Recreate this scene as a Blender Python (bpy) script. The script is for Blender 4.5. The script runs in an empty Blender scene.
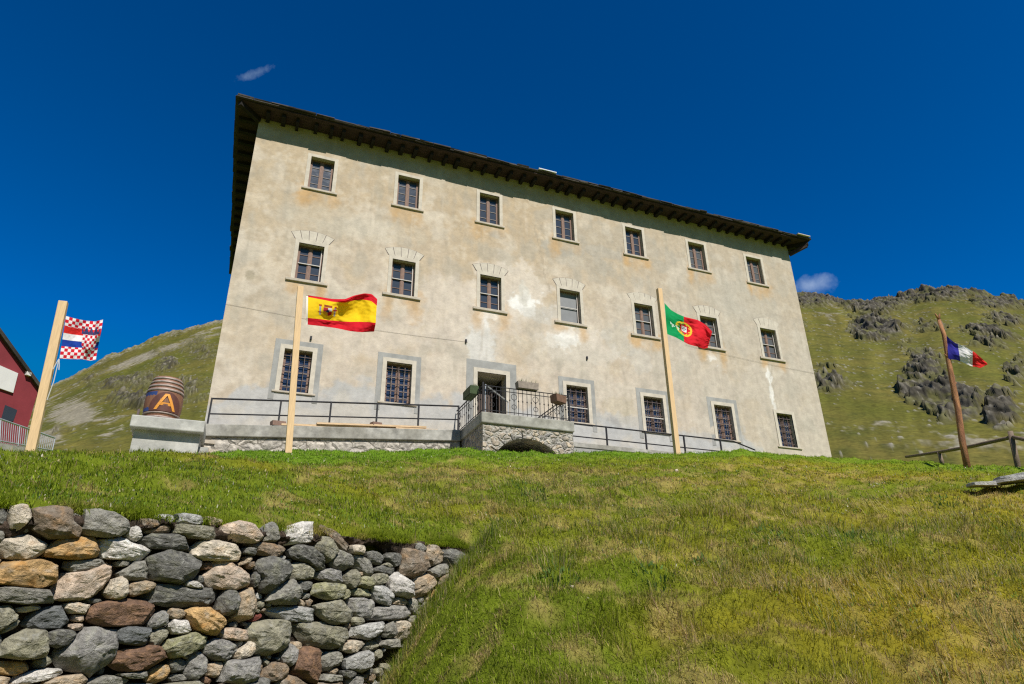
import bpy, math, random
import numpy as np
from mathutils import Matrix, Vector

random.seed(7); RNG = np.random.default_rng(7)
SC = bpy.context.scene
COL = SC.collection

# ------------------------------------------------------------------ camera
# world frame: X along the facade, Y into the building, Z up, origin at the eye
FPX = 675.0
_p, _r, _y = math.radians(24.28), math.radians(-0.86), math.radians(67.75)
_F = np.array([0, math.cos(_p), math.sin(_p)]); _U = np.array([0, -math.sin(_p), math.cos(_p)]); _R = np.array([1., 0, 0])
_X = math.cos(_r)*_R + math.sin(_r)*_U; _Y = -math.sin(_r)*_R + math.cos(_r)*_U
_M = np.array([[math.sin(_y), math.cos(_y), 0], [-math.cos(_y), math.sin(_y), 0], [0, 0, 1]])
CF, CX, CY = _M@_F, _M@_X, _M@_Y
cam = bpy.data.cameras.new('camera'); cam_o = bpy.data.objects.new('camera', cam); COL.objects.link(cam_o)
cam.sensor_width = 36; cam.lens = FPX*36/1024; cam.clip_end = 6000; cam.clip_start = 0.05
cam_o.matrix_world = Matrix(((CX[0], CY[0], -CF[0], 0), (CX[1], CY[1], -CF[1], 0), (CX[2], CY[2], -CF[2], 0), (0, 0, 0, 1)))
SC.camera = cam_o

def ray(x, y): return (x-512)*CX + (342-y)*CY + FPX*CF
def at(x, y, Y=None, D=None, X=None, Z=None):
    d = ray(x, y)
    if Y is not None: return d*(Y/d[1])
    if X is not None: return d*(X/d[0])
    if Z is not None: return d*(Z/d[2])
    return d*(D/math.hypot(d[0], d[1]))
def proj(P):
    q = P@CF; q = np.where(q > .01, q, .01)
    return 512+FPX*(P@CX)/q, 342-FPX*(P@CY)/q

# ------------------------------------------------------------------ sun, sky
SUN_EL, SUN_A = math.radians(50), math.radians(7)
tosun = Vector((math.cos(SUN_EL)*math.sin(SUN_A), -math.cos(SUN_EL)*math.cos(SUN_A), math.sin(SUN_EL)))
sl = bpy.data.lights.new('sun', 'SUN'); sl.energy = 4.6; sl.angle = math.radians(.53); sl.color = (1, .955, .88)
so = bpy.data.objects.new('sun', sl); COL.objects.link(so); so.rotation_euler = tosun.to_track_quat('Z', 'Y').to_euler(); so.location = (0, -20, 60)
SAT, HUE, VAL, GAM = 1.4, .498, .82, 1.4
W = bpy.data.worlds.new('World'); SC.world = W; W.use_nodes = True
wn, wl = W.node_tree.nodes, W.node_tree.links
bg = wn['Background']; bg.inputs['Strength'].default_value = .075
sky = wn.new('ShaderNodeTexSky'); sky.sky_type = 'NISHITA'; sky.sun_disc = False
sky.sun_elevation = SUN_EL; sky.sun_rotation = math.radians(180)-SUN_A
sky.altitude = 2200; sky.air_density = 1.0; sky.dust_density = .05; sky.ozone_density = 4.0
hs = wn.new('ShaderNodeHueSaturation'); hs.inputs['Saturation'].default_value = SAT; hs.inputs['Hue'].default_value = HUE
hs.inputs['Value'].default_value = VAL
gm = wn.new('ShaderNodeGamma'); gm.inputs[1].default_value = GAM
wl.new(sky.outputs[0], gm.inputs[0]); wl.new(gm.outputs[0], hs.inputs['Color'])
mn = wn.new('ShaderNodeVectorMath'); mn.operation = 'MINIMUM'; wl.new(hs.outputs[0], mn.inputs[0]); mn.inputs[1].default_value = (.9, 1.7, 4.6)
prev = mn.outputs[0]
tc = wn.new('ShaderNodeTexCoord')
def cloud(prev, centre, axis_px, r_along, r_across, scale, lo, hi, col, amt):
    c = Vector(ray(*centre)).normalized(); a = (Vector(ray(*axis_px)).normalized()-c); a -= c*a.dot(c); a.normalize(); b = c.cross(a)
    def dot(v):
        n = wn.new('ShaderNodeVectorMath'); n.operation = 'DOT_PRODUCT'; wl.new(tc.outputs['Generated'], n.inputs[0]); n.inputs[1].default_value = v; return n.outputs['Value']
    def m(op, x, y=None, clamp=False):
        n = wn.new('ShaderNodeMath'); n.operation = op; n.use_clamp = clamp
        for i, v in enumerate((x, y)):
            if v is None: continue
            if isinstance(v, (int, float)): n.inputs[i].default_value = v
            else: wl.new(v, n.inputs[i])
        return n.outputs[0]
    da = m('DIVIDE', dot(a), r_along); db = m('DIVIDE', dot(b), r_across)
    rr = m('SQRT', m('ADD', m('MULTIPLY', da, da), m('MULTIPLY', db, db)))
    front = m('GREATER_THAN', dot(c), .5)
    no = wn.new('ShaderNodeTexNoise'); no.inputs['Scale'].default_value = scale; no.inputs['Detail'].default_value = 7; no.inputs['Roughness'].default_value = .6
    wl.new(tc.outputs['Generated'], no.inputs['Vector'])
    v = m('SUBTRACT', m('ADD', no.outputs[0], m('MULTIPLY', m('SUBTRACT', 1.0, rr), .6)), lo)
    mask = m('MULTIPLY', m('MULTIPLY', m('DIVIDE', v, hi, True), front), amt)
    mx = wn.new('ShaderNodeMix'); mx.data_type = 'RGBA'; wl.new(mask, mx.inputs[0]); wl.new(prev, mx.inputs[6]); mx.inputs[7].default_value = (*col, 1)
    return mx.outputs[2]
prev = cloud(prev, (812, 285), (832, 282), .038, .020, 34, .60, .6, (6.6, 7.8, 9.4), .46)
prev = cloud(prev, (256, 73), (276, 66), .036, .008, 66, .66, .8, (6.4, 8.2, 10), .30)
wl.new(prev, bg.inputs['Color'])
SC.view_settings.view_transform = 'Standard'; SC.view_settings.look = 'None'
SC.view_settings.exposure = 0.45; SC.view_settings.gamma = 1; SC.view_settings.use_curve_mapping = False
SC.render.engine = 'CYCLES'; SC.cycles.max_bounces = 6; SC.cycles.transparent_max_bounces = 8
SC.cycles.use_denoising = False; SC.cycles.filter_width = 1.25; SC.cycles.use_adaptive_sampling = False

# ------------------------------------------------------------------ noise
_perm = np.random.default_rng(3).permutation(256); _perm = np.concatenate([_perm]*3)
_g = np.random.default_rng(5).normal(size=(256, 3)); _g /= np.linalg.norm(_g, axis=1)[:, None]
def perlin(x, y, z):
    xi, yi, zi = (np.floor(v).astype(np.int64) for v in (x, y, z))
    xf, yf, zf = x-xi, y-yi, z-zi; xi &= 255; yi &= 255; zi &= 255
    u, v, w = (t*t*t*(t*(t*6-15)+10) for t in (xf, yf, zf))
    def gr(a, b, c):
        h = _perm[_perm[_perm[xi+a]+yi+b]+zi+c]; g = _g[h]
        return g[..., 0]*(xf-a)+g[..., 1]*(yf-b)+g[..., 2]*(zf-c)
    def lp(a, b, t): return a+(b-a)*t
    return 1.5*lp(lp(lp(gr(0, 0, 0), gr(1, 0, 0), u), lp(gr(0, 1, 0), gr(1, 1, 0), u), v), lp(lp(gr(0, 0, 1), gr(1, 0, 1), u), lp(gr(0, 1, 1), gr(1, 1, 1), u), v), w)
def fbm(x, y, z=0., o=4, g=.5):
    x, y = np.asarray(x, float), np.asarray(y, float); z = np.zeros_like(x)+z
    s, a, t = 0, 1., 0
    for i in range(o):
        s = s+a*perlin(x, y, z+i*7.3); t += a; a *= g; x, y, z = x*2.03, y*2.03, z*2.03
    return s/t*1.6
def sstep(a, b, x):
    t = np.clip((x-a)/(b-a), 0, 1); return t*t*(3-2*t)

# ------------------------------------------------------------------ materials
MATS = {}
def mat(name, col, rough=.8, var=.25, scale=3., bump=.15, bscale=20., col2=None, attr=None, metal=0., spec=.3, stretch=None, transl=0.):
    m = bpy.data.materials.new(name); m.use_nodes = True; N, L = m.node_tree.nodes, m.node_tree.links
    b = N['Principled BSDF']; b.inputs['Roughness'].default_value = rough; b.inputs['Metallic'].default_value = metal; b.inputs['Specular IOR Level'].default_value = spec
    t = N.new('ShaderNodeTexCoord'); src = t.outputs['Object']
    if stretch:
        mp = N.new('ShaderNodeMapping'); mp.inputs['Scale'].default_value = stretch; L.new(src, mp.inputs['Vector']); src = mp.outputs[0]
    n1 = N.new('ShaderNodeTexNoise'); n1.inputs['Scale'].default_value = scale; n1.inputs['Detail'].default_value = 8; n1.inputs['Roughness'].default_value = .65; L.new(src, n1.inputs['Vector'])
    if attr:
        a = N.new('ShaderNodeAttribute'); a.attribute_name = attr; base = a.outputs['Color']
    elif col2:
        mx = N.new('ShaderNodeMix'); mx.data_type = 'RGBA'; n0 = N.new('ShaderNodeTexNoise'); n0.inputs['Scale'].default_value = scale*.35; n0.inputs['Detail'].default_value = 6; L.new(src, n0.inputs['Vector'])
        mr = N.new('ShaderNodeMapRange'); mr.inputs[1].default_value = .4; mr.inputs[2].default_value = .6; L.new(n0.outputs[0], mr.inputs[0]); L.new(mr.outputs[0], mx.inputs[0])
        mx.inputs[6].default_value = (*col, 1); mx.inputs[7].default_value = (*col2, 1); base = mx.outputs[2]
    else:
        r = N.new('ShaderNodeRGB'); r.outputs[0].default_value = (*col, 1); base = r.outputs[0]
    mr = N.new('ShaderNodeMapRange'); mr.inputs[1].default_value = .3; mr.inputs[2].default_value = .7; mr.inputs[3].default_value = 1-var; mr.inputs[4].default_value = 1+var; L.new(n1.outputs[0], mr.inputs[0])
    vm = N.new('ShaderNodeVectorMath'); vm.operation = 'SCALE'; L.new(base, vm.inputs[0]); L.new(mr.outputs[0], vm.inputs['Scale']); L.new(vm.outputs[0], b.inputs['Base Color'])
    if bump:
        n2 = N.new('ShaderNodeTexNoise'); n2.inputs['Scale'].default_value = bscale; n2.inputs['Detail'].default_value = 6; n2.inputs['Roughness'].default_value = .7; L.new(src, n2.inputs['Vector'])
        bp = N.new('ShaderNodeBump'); bp.inputs['Strength'].default_value = min(bump*4, 1); bp.inputs['Distance'].default_value = bump*.12; L.new(n2.outputs[0], bp.inputs['Height']); L.new(bp.outputs[0], b.inputs['Normal'])
    if transl:
        tr = N.new('ShaderNodeBsdfTranslucent'); L.new(vm.outputs[0], tr.inputs[0]); ms = N.new('ShaderNodeMixShader'); ms.inputs[0].default_value = transl
        L.new(b.outputs[0], ms.inputs[1]); L.new(tr.outputs[0], ms.inputs[2]); L.new(ms.outputs[0], N['Material Output'].inputs[0])
    MATS[name] = m; return m
mat('plaster', None, .9, .14, 4.5, .14, 11, attr='Col')
mat('hill', None, .95, .35, 1.6, .5, 2.5, attr='Col', spec=.1)
mat('turf', None, .95, .35, 6, .25, 30, attr='Col', spec=.1)
mat('blade', None, .6, .0, 1, 0, attr='Col', spec=.12, transl=.5)
mat('rock', None, .85, .36, 22, .30, 34, attr='Col', spec=.25)
mat('cloth', None, .8, .04, 8, .0, attr='Col', spec=.15, transl=.35)
mat('stone_trim', (.50, .45, .37), .85, .15, 5, .08, 25)
mat('stone_sill', (.43, .375, .30), .85, .2, 5, .1, 25)
mat('render_grey', (.29, .287, .27), .9, .22, 2.5, .06, 30)
mat('concrete', (.33, .32, .285), .9, .35, 4, .12, 20, col2=(.25, .24, .205))
mat('concrete_pale', (.45, .44, .40), .9, .22, 4, .12, 20, col2=(.35, .345, .315))
mat('wood_brown', (.20, .125, .095), .7, .3, 8, .05, 40, stretch=(6, 6, 1))
mat('wood_door', (.075, .05, .038), .6, .3, 6, .05, 40, stretch=(6, 6, 1))
mat('wood_blue', (.05, .085, .16), .5, .2, 6, .03, 40)
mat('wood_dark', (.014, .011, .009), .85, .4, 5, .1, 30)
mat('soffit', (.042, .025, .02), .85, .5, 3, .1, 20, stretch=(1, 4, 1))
mat('timber', (.62, .43, .235), .7, .16, 5, .06, 30, stretch=(10, 10, .8))
mat('timber_flat', (.56, .40, .24), .7, .3, 4, .06, 30, stretch=(.8, 10, 10))
mat('log', (.38, .18, .08), .8, .4, 5, .2, 20, stretch=(5, 5, .8), col2=(.24, .105, .05))
mat('grey_wood', (.17, .125, .09), .85, .35, 6, .15, 25)
mat('slate', (.028, .025, .022), .8, .5, 4, .15, 14, col2=(.06, .05, .04))
mat('tin', (.62, .64, .66), .45, .1, 3, .02, 10)
mat('iron', (.022, .022, .026), .6, .3, 10, .05, 40, spec=.2)
mat('iron_rust', (.115, .085, .08), .7, .3, 12, .05, 40)
mat('galvanised', (.42, .45, .47), .45, .15, 10, .03, 40, metal=.6)
mat('blind', (.21, .215, .22), .6, .1, 3, 0)
mat('wood_mid', (.105, .07, .058), .7, .3, 8, .05, 40, stretch=(6, 6, 1))
mat('bar_soft', (.26, .225, .205), .7, .15, 8, 0)
mat('bar_white', (.50, .47, .43), .6, .1, 8, .0)
mat('red_plaster', (.235, .036, .046), .9, .14, 1.5, .08, 20)
mat('white_panel', (.72, .70, .68), .6, .05, 3, .0)
mat('planter_green', (.05, .075, .03), .7, .25, 8, .05)
mat('planter_brown', (.15, .085, .055), .8, .3, 10, .05)
mat('planter_grey', (.24, .20, .165), .85, .3, 10, .08)
mat('leaf', (.05, .09, .025), .7, .4, 20, .0)
mat('soil', (.040, .028, .019), .95, .6, 22, .4, 30, col2=(.085, .058, .04))
mat('room_dark', (.05, .045, .04), .9, .2, 3, 0)
mat('room_pale', (.50, .45, .36), .9, .15, 3, .03)
mat('cable', (.07, .065, .06), .7, .1, 5, 0)
mat('barrel_wood', (.20, .095, .055), .55, .3, 6, .05, 30, stretch=(8, 8, .7))
mat('hoop', (.30, .24, .21), .6, .3, 10, .05, metal=.25)
mat('paint_orange', (.72, .30, .05), .5, .1, 6, 0)
mat('paint_blue', (.03, .055, .17), .5, .2, 6, 0)
mat('paint_dark', (.11, .045, .035), .5, .2, 6, 0)
mat('rope', (.5, .5, .5), .9, .1, 10, 0)
mat('rust_bar', (.1, .07, .05), .8, .2, 10, 0)
def glass_mat(name, col, rough):
    m = bpy.data.materials.new(name); m.use_nodes = True; N, L = m.node_tree.nodes, m.node_tree.links; b = N['Principled BSDF']
    b.inputs['Base Color'].default_value = (*col, 1); b.inputs['Roughness'].default_value = rough; b.inputs['Specular IOR Level'].default_value = .5; b.inputs['IOR'].default_value = 1.45
    t = N.new('ShaderNodeTexCoord'); n = N.new('ShaderNodeTexNoise'); n.inputs['Scale'].default_value = 3.5; L.new(t.outputs['Object'], n.inputs['Vector'])
    bp = N.new('ShaderNodeBump'); bp.inputs['Strength'].default_value = .25; bp.inputs['Distance'].default_value = .03; L.new(n.outputs[0], bp.inputs['Height']); L.new(bp.outputs[0], b.inputs['Normal'])
    MATS[name] = m
glass_mat('glass_blue', (.040, .050, .070), .16); glass_mat('glass_deep', (.022, .036, .075), .12); glass_mat('glass_grey', (.10, .105, .11), .2)
# rubble masonry: cells of stone and mortar
def rubble_mat(name, scale, stone_a, stone_b, mortar, mw):
    m = bpy.data.materials.new(name); m.use_nodes = True; N, L = m.node_tree.nodes, m.node_tree.links; b = N['Principled BSDF']; b.inputs['Roughness'].default_value = .9; b.inputs['Specular IOR Level'].default_value = .2
    t = N.new('ShaderNodeTexCoord'); nz = N.new('ShaderNodeTexNoise'); nz.inputs['Scale'].default_value = 3; nz.inputs['Detail'].default_value = 4; L.new(t.outputs['Object'], nz.inputs['Vector'])
    ad = N.new('ShaderNodeMix'); ad.data_type = 'RGBA'; ad.blend_type = 'LINEAR_LIGHT'; ad.inputs[0].default_value = .16; L.new(t.outputs['Object'], ad.inputs[6]); L.new(nz.outputs['Color'], ad.inputs[7])
    mp = N.new('ShaderNodeMapping'); mp.inputs['Scale'].default_value = (scale, scale, scale*1.35); L.new(ad.outputs[2], mp.inputs['Vector'])
    v1 = N.new('ShaderNodeTexVoronoi'); L.new(mp.outputs[0], v1.inputs['Vector']); v2 = N.new('ShaderNodeTexVoronoi'); v2.feature = 'DISTANCE_TO_EDGE'; L.new(mp.outputs[0], v2.inputs['Vector'])
    for v in (v1, v2): v.inputs['Scale'].default_value = 1
    sp = N.new('ShaderNodeSeparateColor'); L.new(v1.outputs['Color'], sp.inputs[0])
    m1 = N.new('ShaderNodeMix'); m1.data_type = 'RGBA'; L.new(sp.outputs[0], m1.inputs[0]); m1.inputs[6].default_value = (*stone_a, 1); m1.inputs[7].default_value = (*stone_b, 1)
    n3 = N.new('ShaderNodeTexNoise'); n3.inputs['Scale'].default_value = 9; n3.inputs['Detail'].default_value = 7; L.new(t.outputs['Object'], n3.inputs['Vector'])
    mr = N.new('ShaderNodeMapRange'); mr.inputs[1].default_value = .3; mr.inputs[2].default_value = .7; mr.inputs[3].default_value = .6; mr.inputs[4].default_value = 1.3; L.new(n3.outputs[0], mr.inputs[0])
    vm = N.new('ShaderNodeVectorMath'); vm.operation = 'SCALE'; L.new(m1.outputs[2], vm.inputs[0]); L.new(mr.outputs[0], vm.inputs['Scale'])
    e = N.new('ShaderNodeMapRange'); e.inputs[1].default_value = mw*.4; e.inputs[2].default_value = mw; L.new(v2.outputs['Distance'], e.inputs[0])
    m2 = N.new('ShaderNodeMix'); m2.data_type = 'RGBA'; L.new(e.outputs[0], m2.inputs[0]); m2.inputs[6].default_value = (*mortar, 1); L.new(vm.outputs[0], m2.inputs[7]); L.new(m2.outputs[2], b.inputs['Base Color'])
    e2 = N.new('ShaderNodeMapRange'); e2.inputs[2].default_value = .22; L.new(v2.outputs['Distance'], e2.inputs[0])
    mm = N.new('ShaderNodeMath'); mm.operation = 'ADD'; L.new(e2.outputs[0], mm.inputs[0]); L.new(n3.outputs[0], mm.inputs[1])
    bp = N.new('ShaderNodeBump'); bp.inputs['Strength'].default_value = .9; bp.inputs['Distance'].default_value = .05; L.new(mm.outputs[0], bp.inputs['Height']); L.new(bp.outputs[0], b.inputs['Normal'])
    MATS[name] = m
rubble_mat('rubble', 4.6, (.17, .165, .155), (.46, .38, .28), (.38, .355, .31), .12)
rubble_mat('rubble_base', 2.0, (.34, .315, .275), (.44, .40, .34), (.20, .18, .15), .035)

# ------------------------------------------------------------------ mesh helpers
class MB:
    def __init__(s): s.v, s.f = [], []
    def add(s, vs, fs):
        o = len(s.v); s.v += [tuple(map(float, v)) for v in vs]; s.f += [tuple(i+o for i in f) for f in fs]; return s
    def box(s, a, b):
        (x0, y0, z0), (x1, y1, z1) = a, b
        return s.add([(x0, y0, z0), (x1, y0, z0), (x1, y1, z0), (x0, y1, z0), (x0, y0, z1), (x1, y0, z1), (x1, y1, z1), (x0, y1, z1)],
                     [(3, 2, 1, 0), (4, 5, 6, 7), (0, 1, 5, 4), (1, 2, 6, 5), (2, 3, 7, 6), (3, 0, 4, 7)])
    def prism(s, poly, y0, y1):          # polygon of (x, z), extruded along y
        n = len(poly)
        return s.add([(x, y0, z) for x, z in poly]+[(x, y1, z) for x, z in poly], [tuple(range(n)), tuple(range(2*n-1, n-1, -1))]+[((i+1) % n, i, n+i, n+(i+1) % n) for i in range(n)])
    def beam(s, p, q, w, h=None, up=(0, 0, 1)):
        h = h or w; p, q = Vector(p), Vector(q); d = (q-p).normalized(); u = Vector(up)
        if abs(d.dot(u)) > .98: u = Vector((0, 1, 0))
        r = d.cross(u).normalized(); u = r.cross(d)
        c = [(-w/2, -h/2), (w/2, -h/2), (w/2, h/2), (-w/2, h/2)]
        return s.add([p+r*a+u*b for a, b in c]+[q+r*a+u*b for a, b in c], [(3, 2, 1, 0), (4, 5, 6, 7), (0, 1, 5, 4), (1, 2, 6, 5), (2, 3, 7, 6), (3, 0, 4, 7)])
    def tube(s, pts, r, n=8):
        pts = [Vector(p) for p in pts]; R = r if isinstance(r, (list, tuple)) else [r]*len(pts); vs = []; fs = []
        for i, p in enumerate(pts):
            d = (pts[min(i+1, len(pts)-1)]-pts[max(i-1, 0)]).normalized(); u = Vector((0, 0, 1)) if abs(d.z) < .95 else Vector((0, 1, 0)); a = d.cross(u).normalized(); b = a.cross(d)
            for k in range(n): t = 2*math.pi*k/n; vs.append(p+(a*math.cos(t)+b*math.sin(t))*R[i])
        for i in range(len(pts)-1):
            for k in range(n): fs.append((i*n+k, i*n+(k+1) % n, (i+1)*n+(k+1) % n, (i+1)*n+k))
        fs += [tuple(range(n-1, -1, -1)), tuple(range((len(pts)-1)*n, len(pts)*n))]
        return s.add(vs, fs)
    def lathe(s, prof, n=24, c=(0, 0, 0)):
        vs = [(c[0]+r*math.cos(2*math.pi*k/n), c[1]+r*math.sin(2*math.pi*k/n), c[2]+z) for r, z in prof for k in range(n)]
        fs = [(i*n+k, i*n+(k+1) % n, (i+1)*n+(k+1) % n, (i+1)*n+k) for i in range(len(prof)-1) for k in range(n)]
        fs += [tuple(range(n-1, -1, -1)), tuple(range((len(prof)-1)*n, len(prof)*n))]
        return s.add(vs, fs)
    def build(s, name, m, parent=None, smooth=False, bevel=0., loc=None):
        me = bpy.data.meshes.new(name); me.from_pydata(s.v, [], s.f); me.materials.append(MATS[m])
        if smooth: me.polygons.foreach_set('use_smooth', [True]*len(me.polygons))
        o = bpy.data.objects.new(name, me); COL.objects.link(o)
        if parent: o.parent = parent
        if loc is not None: o.location = loc
        if bevel:
            b = o.modifiers.new('bevel', 'BEVEL'); b.width = bevel; b.segments = 2; b.limit_method = 'ANGLE'
        me.update(); return o
def mesh_np(name, V, faces, m, parent=None, col=None, dom='POINT', smooth=True):
    """faces: list of int arrays (k,n)"""
    me = bpy.data.meshes.new(name); me.vertices.add(len(V)); me.vertices.foreach_set('co', np.asarray(V, np.float32).ravel())
    tot = np.concatenate([np.full(len(f), f.shape[1], np.int32) for f in faces]); li = np.concatenate([f.ravel() for f in faces]).astype(np.int32)
    me.loops.add(len(li)); me.loops.foreach_set('vertex_index', li); me.polygons.add(len(tot))
    st = np.concatenate([[0], np.cumsum(tot)[:-1]]).astype(np.int32); me.polygons.foreach_set('loop_start', st); me.polygons.foreach_set('loop_total', tot)
    if smooth: me.polygons.foreach_set('use_smooth', np.ones(len(tot), bool))
    if col is not None:
        a = me.attributes.new('Col', 'FLOAT_COLOR', dom); a.data.foreach_set('color', np.concatenate([col, np.ones((len(col), 1))], 1).astype(np.float32).ravel())
    me.materials.append(MATS[m]); me.update(calc_edges=True)
    if m == 'rock': me.set_sharp_from_angle(angle=math.radians(24))
    o = bpy.data.objects.new(name, me); COL.objects.link(o)
    if parent: o.parent = parent
    return o
def tag(o, label=None, cat=None, group=None, kind=None):
    for k, v in (('label', label), ('category', cat), ('group', group), ('kind', kind)):
        if v: o[k] = v
    return o
def empty(name, loc, label, cat, group=None):
    o = bpy.data.objects.new(name, None); COL.objects.link(o); o.location = loc; o.empty_display_size = .2
    return tag(o, label, cat, group)
def grid_faces(nr, nc):
    i = np.arange(nr-1)[:, None]*nc+np.arange(nc-1)[None]; return np.stack([i, i+1, i+nc+1, i+nc], -1).reshape(-1, 4)
class Part:                              # builds children in world coordinates under a root that stands elsewhere
    def __init__(s, root): s.root = root
    def __call__(s, mb, name, m, **k):
        o = mb.build(name, m, s.root, **k); o.matrix_parent_inverse = Matrix.Translation(s.root.location).inverted(); return o

# ------------------------------------------------------------------ terrain shape
WA, WB = at(0, 515, D=4.4), at(460, 552, D=6.6)
WL = math.hypot(WB[0]-WA[0], WB[1]-WA[1]); WD = (WB-WA)[:2]/WL; WN = np.array([-WD[1], WD[0]])
CR = np.array([(-180, -.10, 20), (-90, .0, 20), (-40, .17, 17), (-15.6, .212, 15.5), (-7.9, .230, 15.8), (-2.5, .247, 16), (4.3, .260, 16.2), (17.6, .270, 16.8), (28, .263, 18), (38, .251, 20), (41.2, .249, 21), (47.8, .225, 22.5), (52.4, .213, 20), (59.5, .182, 17), (75, .14, 16), (100, 0, 18), (180, -.10, 20)])
def ground(x, y, bumps=True):
    x, y = np.asarray(x, float), np.asarray(y, float)
    D = np.hypot(x, y)+1e-6; az = np.degrees(np.arctan2(x, y)); tn = np.interp(az, CR[:, 0], CR[:, 1]); Dc = np.interp(az, CR[:, 0], CR[:, 2]); zc = tn*Dc
    t = D/Dc; far = zc+(D-Dc)*np.clip(tn, -.2, 1)*.78
    base = np.where(t < 1, -1.6+(zc+1.6)*(1.13*t-.13*t*t), far)
    s = (x-WA[0])*WD[0]+(y-WA[1])*WD[1]; w = (x-WA[0])*WN[0]+(y-WA[1])*WN[1]
    zw = WA[2]+(WB[2]-WA[2])*np.clip(s/WL, -1, 1.2)+.05
    wpl = WA[0]*WN[0]+WA[1]*WN[1]; cosw = (x*WN[0]+y*WN[1])/D; Dw = np.where(cosw > .1, wpl/np.maximum(cosw, .1), 99)
    tt = np.clip((D-Dw)/np.maximum(Dc-Dw, 1), 0, 1); back = np.where(D < Dc, zw+(zc-zw)*(1.18*tt-.18*tt*tt), far)
    k = sstep(WL-.35, WL+.9, s)
    back = back*(1-k)+base*k
    azn = az+2.2*fbm(x*1.6, y*1.6, 3.3, 4)
    front = base-.118*np.clip(21.6-azn, 0, 14)**2/(np.clip(21.6-azn, 0, 14)+2.4)*np.clip(D/5.6, 0, 1.4)
    st = sstep(.10, .22, w); z = front*(1-st)+back*st
    if bumps:
        am = sstep(.15, 1.6, np.abs(w)+3*k)*sstep(40, 22, D)
        z = z+am*(.12*fbm(x*.55, y*.9, 1.7, 3)+.075*fbm(x*1.6, y*2.6, 4.1, 3)+.045*fbm(x*4.2, y*5., 6.1, 2))+.012*fbm(x*7, y*7, 2.2, 2)
    return z
def gcolor(x, y):
    """soil and thatch colour under and in the grass: mown green near the crest, olive and straw on the bank"""
    D = np.hypot(x, y); n1 = fbm(x*.35, y*.5, 9.1, 4); n2 = fbm(x*2.0, y*3.0, 3.3, 4); n3 = fbm(x*.12, y*.12, 6.6, 2)
    az = np.degrees(np.arctan2(x, y)); Dc = np.interp(az, CR[:, 0], CR[:, 2])
    lush = sstep(.66, .95, D/Dc+.12*n1)
    dry = np.clip(.47+.9*n2+.35*n1+.45*fbm(x*4.2, y*6., 1.3, 3)-.62*lush-.25*sstep(8, -2, az)+.20*np.exp(-((D/Dc-.64)/.13)**2), 0, 1)
    g = np.array([.155, .205, .020]); ol = np.array([.285, .24, .030]); stw = np.array([.42, .315, .18]); gr2 = np.array([.130, .255, .024])
    c = g+(ol-g)*np.clip(.45+1.2*n3+.8*n1+.35*sstep(25, 55, az)-.3*sstep(10, -5, az), 0, 1)[:, None]; c = c+(gr2-c)*(lush*.75)[:, None]
    return np.array([1.46, 1.42, .95])*(c+(stw-c)*(sstep(.45, 1., dry)*.55)[:, None]), dry, lush

# hillside sheet
azs = np.radians(np.concatenate([np.arange(-180, -40, 4), np.arange(-40, -18, .6), np.arange(-18, 64, .16), np.arange(64, 100, .8), np.arange(100, 181, 4)]))
Ds = np.concatenate([[.02, .5, 1, 1.5], np.arange(2, 9, .045), np.geomspace(9, 60, 170)])
A, Dg = np.meshgrid(azs, Ds); gx, gy = Dg*np.sin(A), Dg*np.cos(A); gz = ground(gx.ravel(), gy.ravel())
gc, _, _ = gcolor(gx.ravel(), gy.ravel())
hs_o = mesh_np('hillside', np.stack([gx.ravel(), gy.ravel(), gz], 1), [grid_faces(len(Ds), len(azs))[:, ::-1]], 'turf', col=gc*np.array([.52, .52, .5]))
tag(hs_o, 'grassy hillside rising from the camera to the building', kind='structure')

# unseen gravel strip behind the crest, added to cut green bounce off the grass
mat('gravel', (.30, .275, .235), .95, .35, 9, .3, 40, col2=(.24, .22, .19))
PX, PY = np.meshgrid(np.linspace(-7, 18.6, 130), np.linspace(17.55, 20.9, 24)); PX, PY = PX.ravel(), PY.ravel(); PY = PY+.12*fbm(PX*.7, PX*0, 3.1, 3)*(PY < 17.7)
tag(mesh_np('gravel_bounce_strip', np.stack([PX, PY, ground(PX, PY)+.015], 1), [grid_faces(24, 130)], 'gravel'), 'unseen gravel strip added behind the crest to cut green bounce', kind='structure')

# ------------------------------------------------------------------ mountains
skyl = [(-60, 380), (0, 400), (50, 384), (80, 370), (110, 355), (135, 346), (160, 334), (190, 326), (222, 317), (300, 290), (400, 262), (600, 258), (740, 278), (797, 288), (812, 288), (830, 291), (850, 293), (870, 293), (888, 291), (905, 293), (925, 287), (945, 286), (965, 287), (985, 291), (1005, 297), (1024, 301), (1060, 312), (1120, 330)]
sk = np.array([[math.degrees(math.atan2(ray(*q)[0], ray(*q)[1])), ray(*q)[2]/math.hypot(*ray(*q)[:2])] for q in skyl])
RT = np.concatenate([[(-180, .16), (-100, .2), (-50, .18)], sk, [(85, .30), (120, .22), (180, .16)]])
maz = np.concatenate([np.arange(-180, -24, 2.), np.arange(-24, 1, .10), np.arange(1, 42, .5), np.arange(42, 72, .085), np.arange(72, 181, 2.)])
mD = np.concatenate([np.arange(52, 80, 1.6), np.arange(80, 320, .62), np.geomspace(320, 2600, 40)])
A, Dg = np.meshgrid(maz, mD); A, Dg = A.ravel(), Dg.ravel()
rt = np.interp(A, RT[:, 0], RT[:, 1]); Rr = np.interp(A, [-180, -60, -15, 0, 20, 45, 55, 70, 180], [700, 420, 300, 290, 270, 260, 270, 280, 700])
tb = np.interp(A, CR[:, 0], CR[:, 1])*.86-.015
u = np.clip((Dg-58)/(Rr-58), 0, 1); mz = tb*np.minimum(Dg, 58)+(rt*Rr-tb*58)*(.80*u+.20*u*u)
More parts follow.
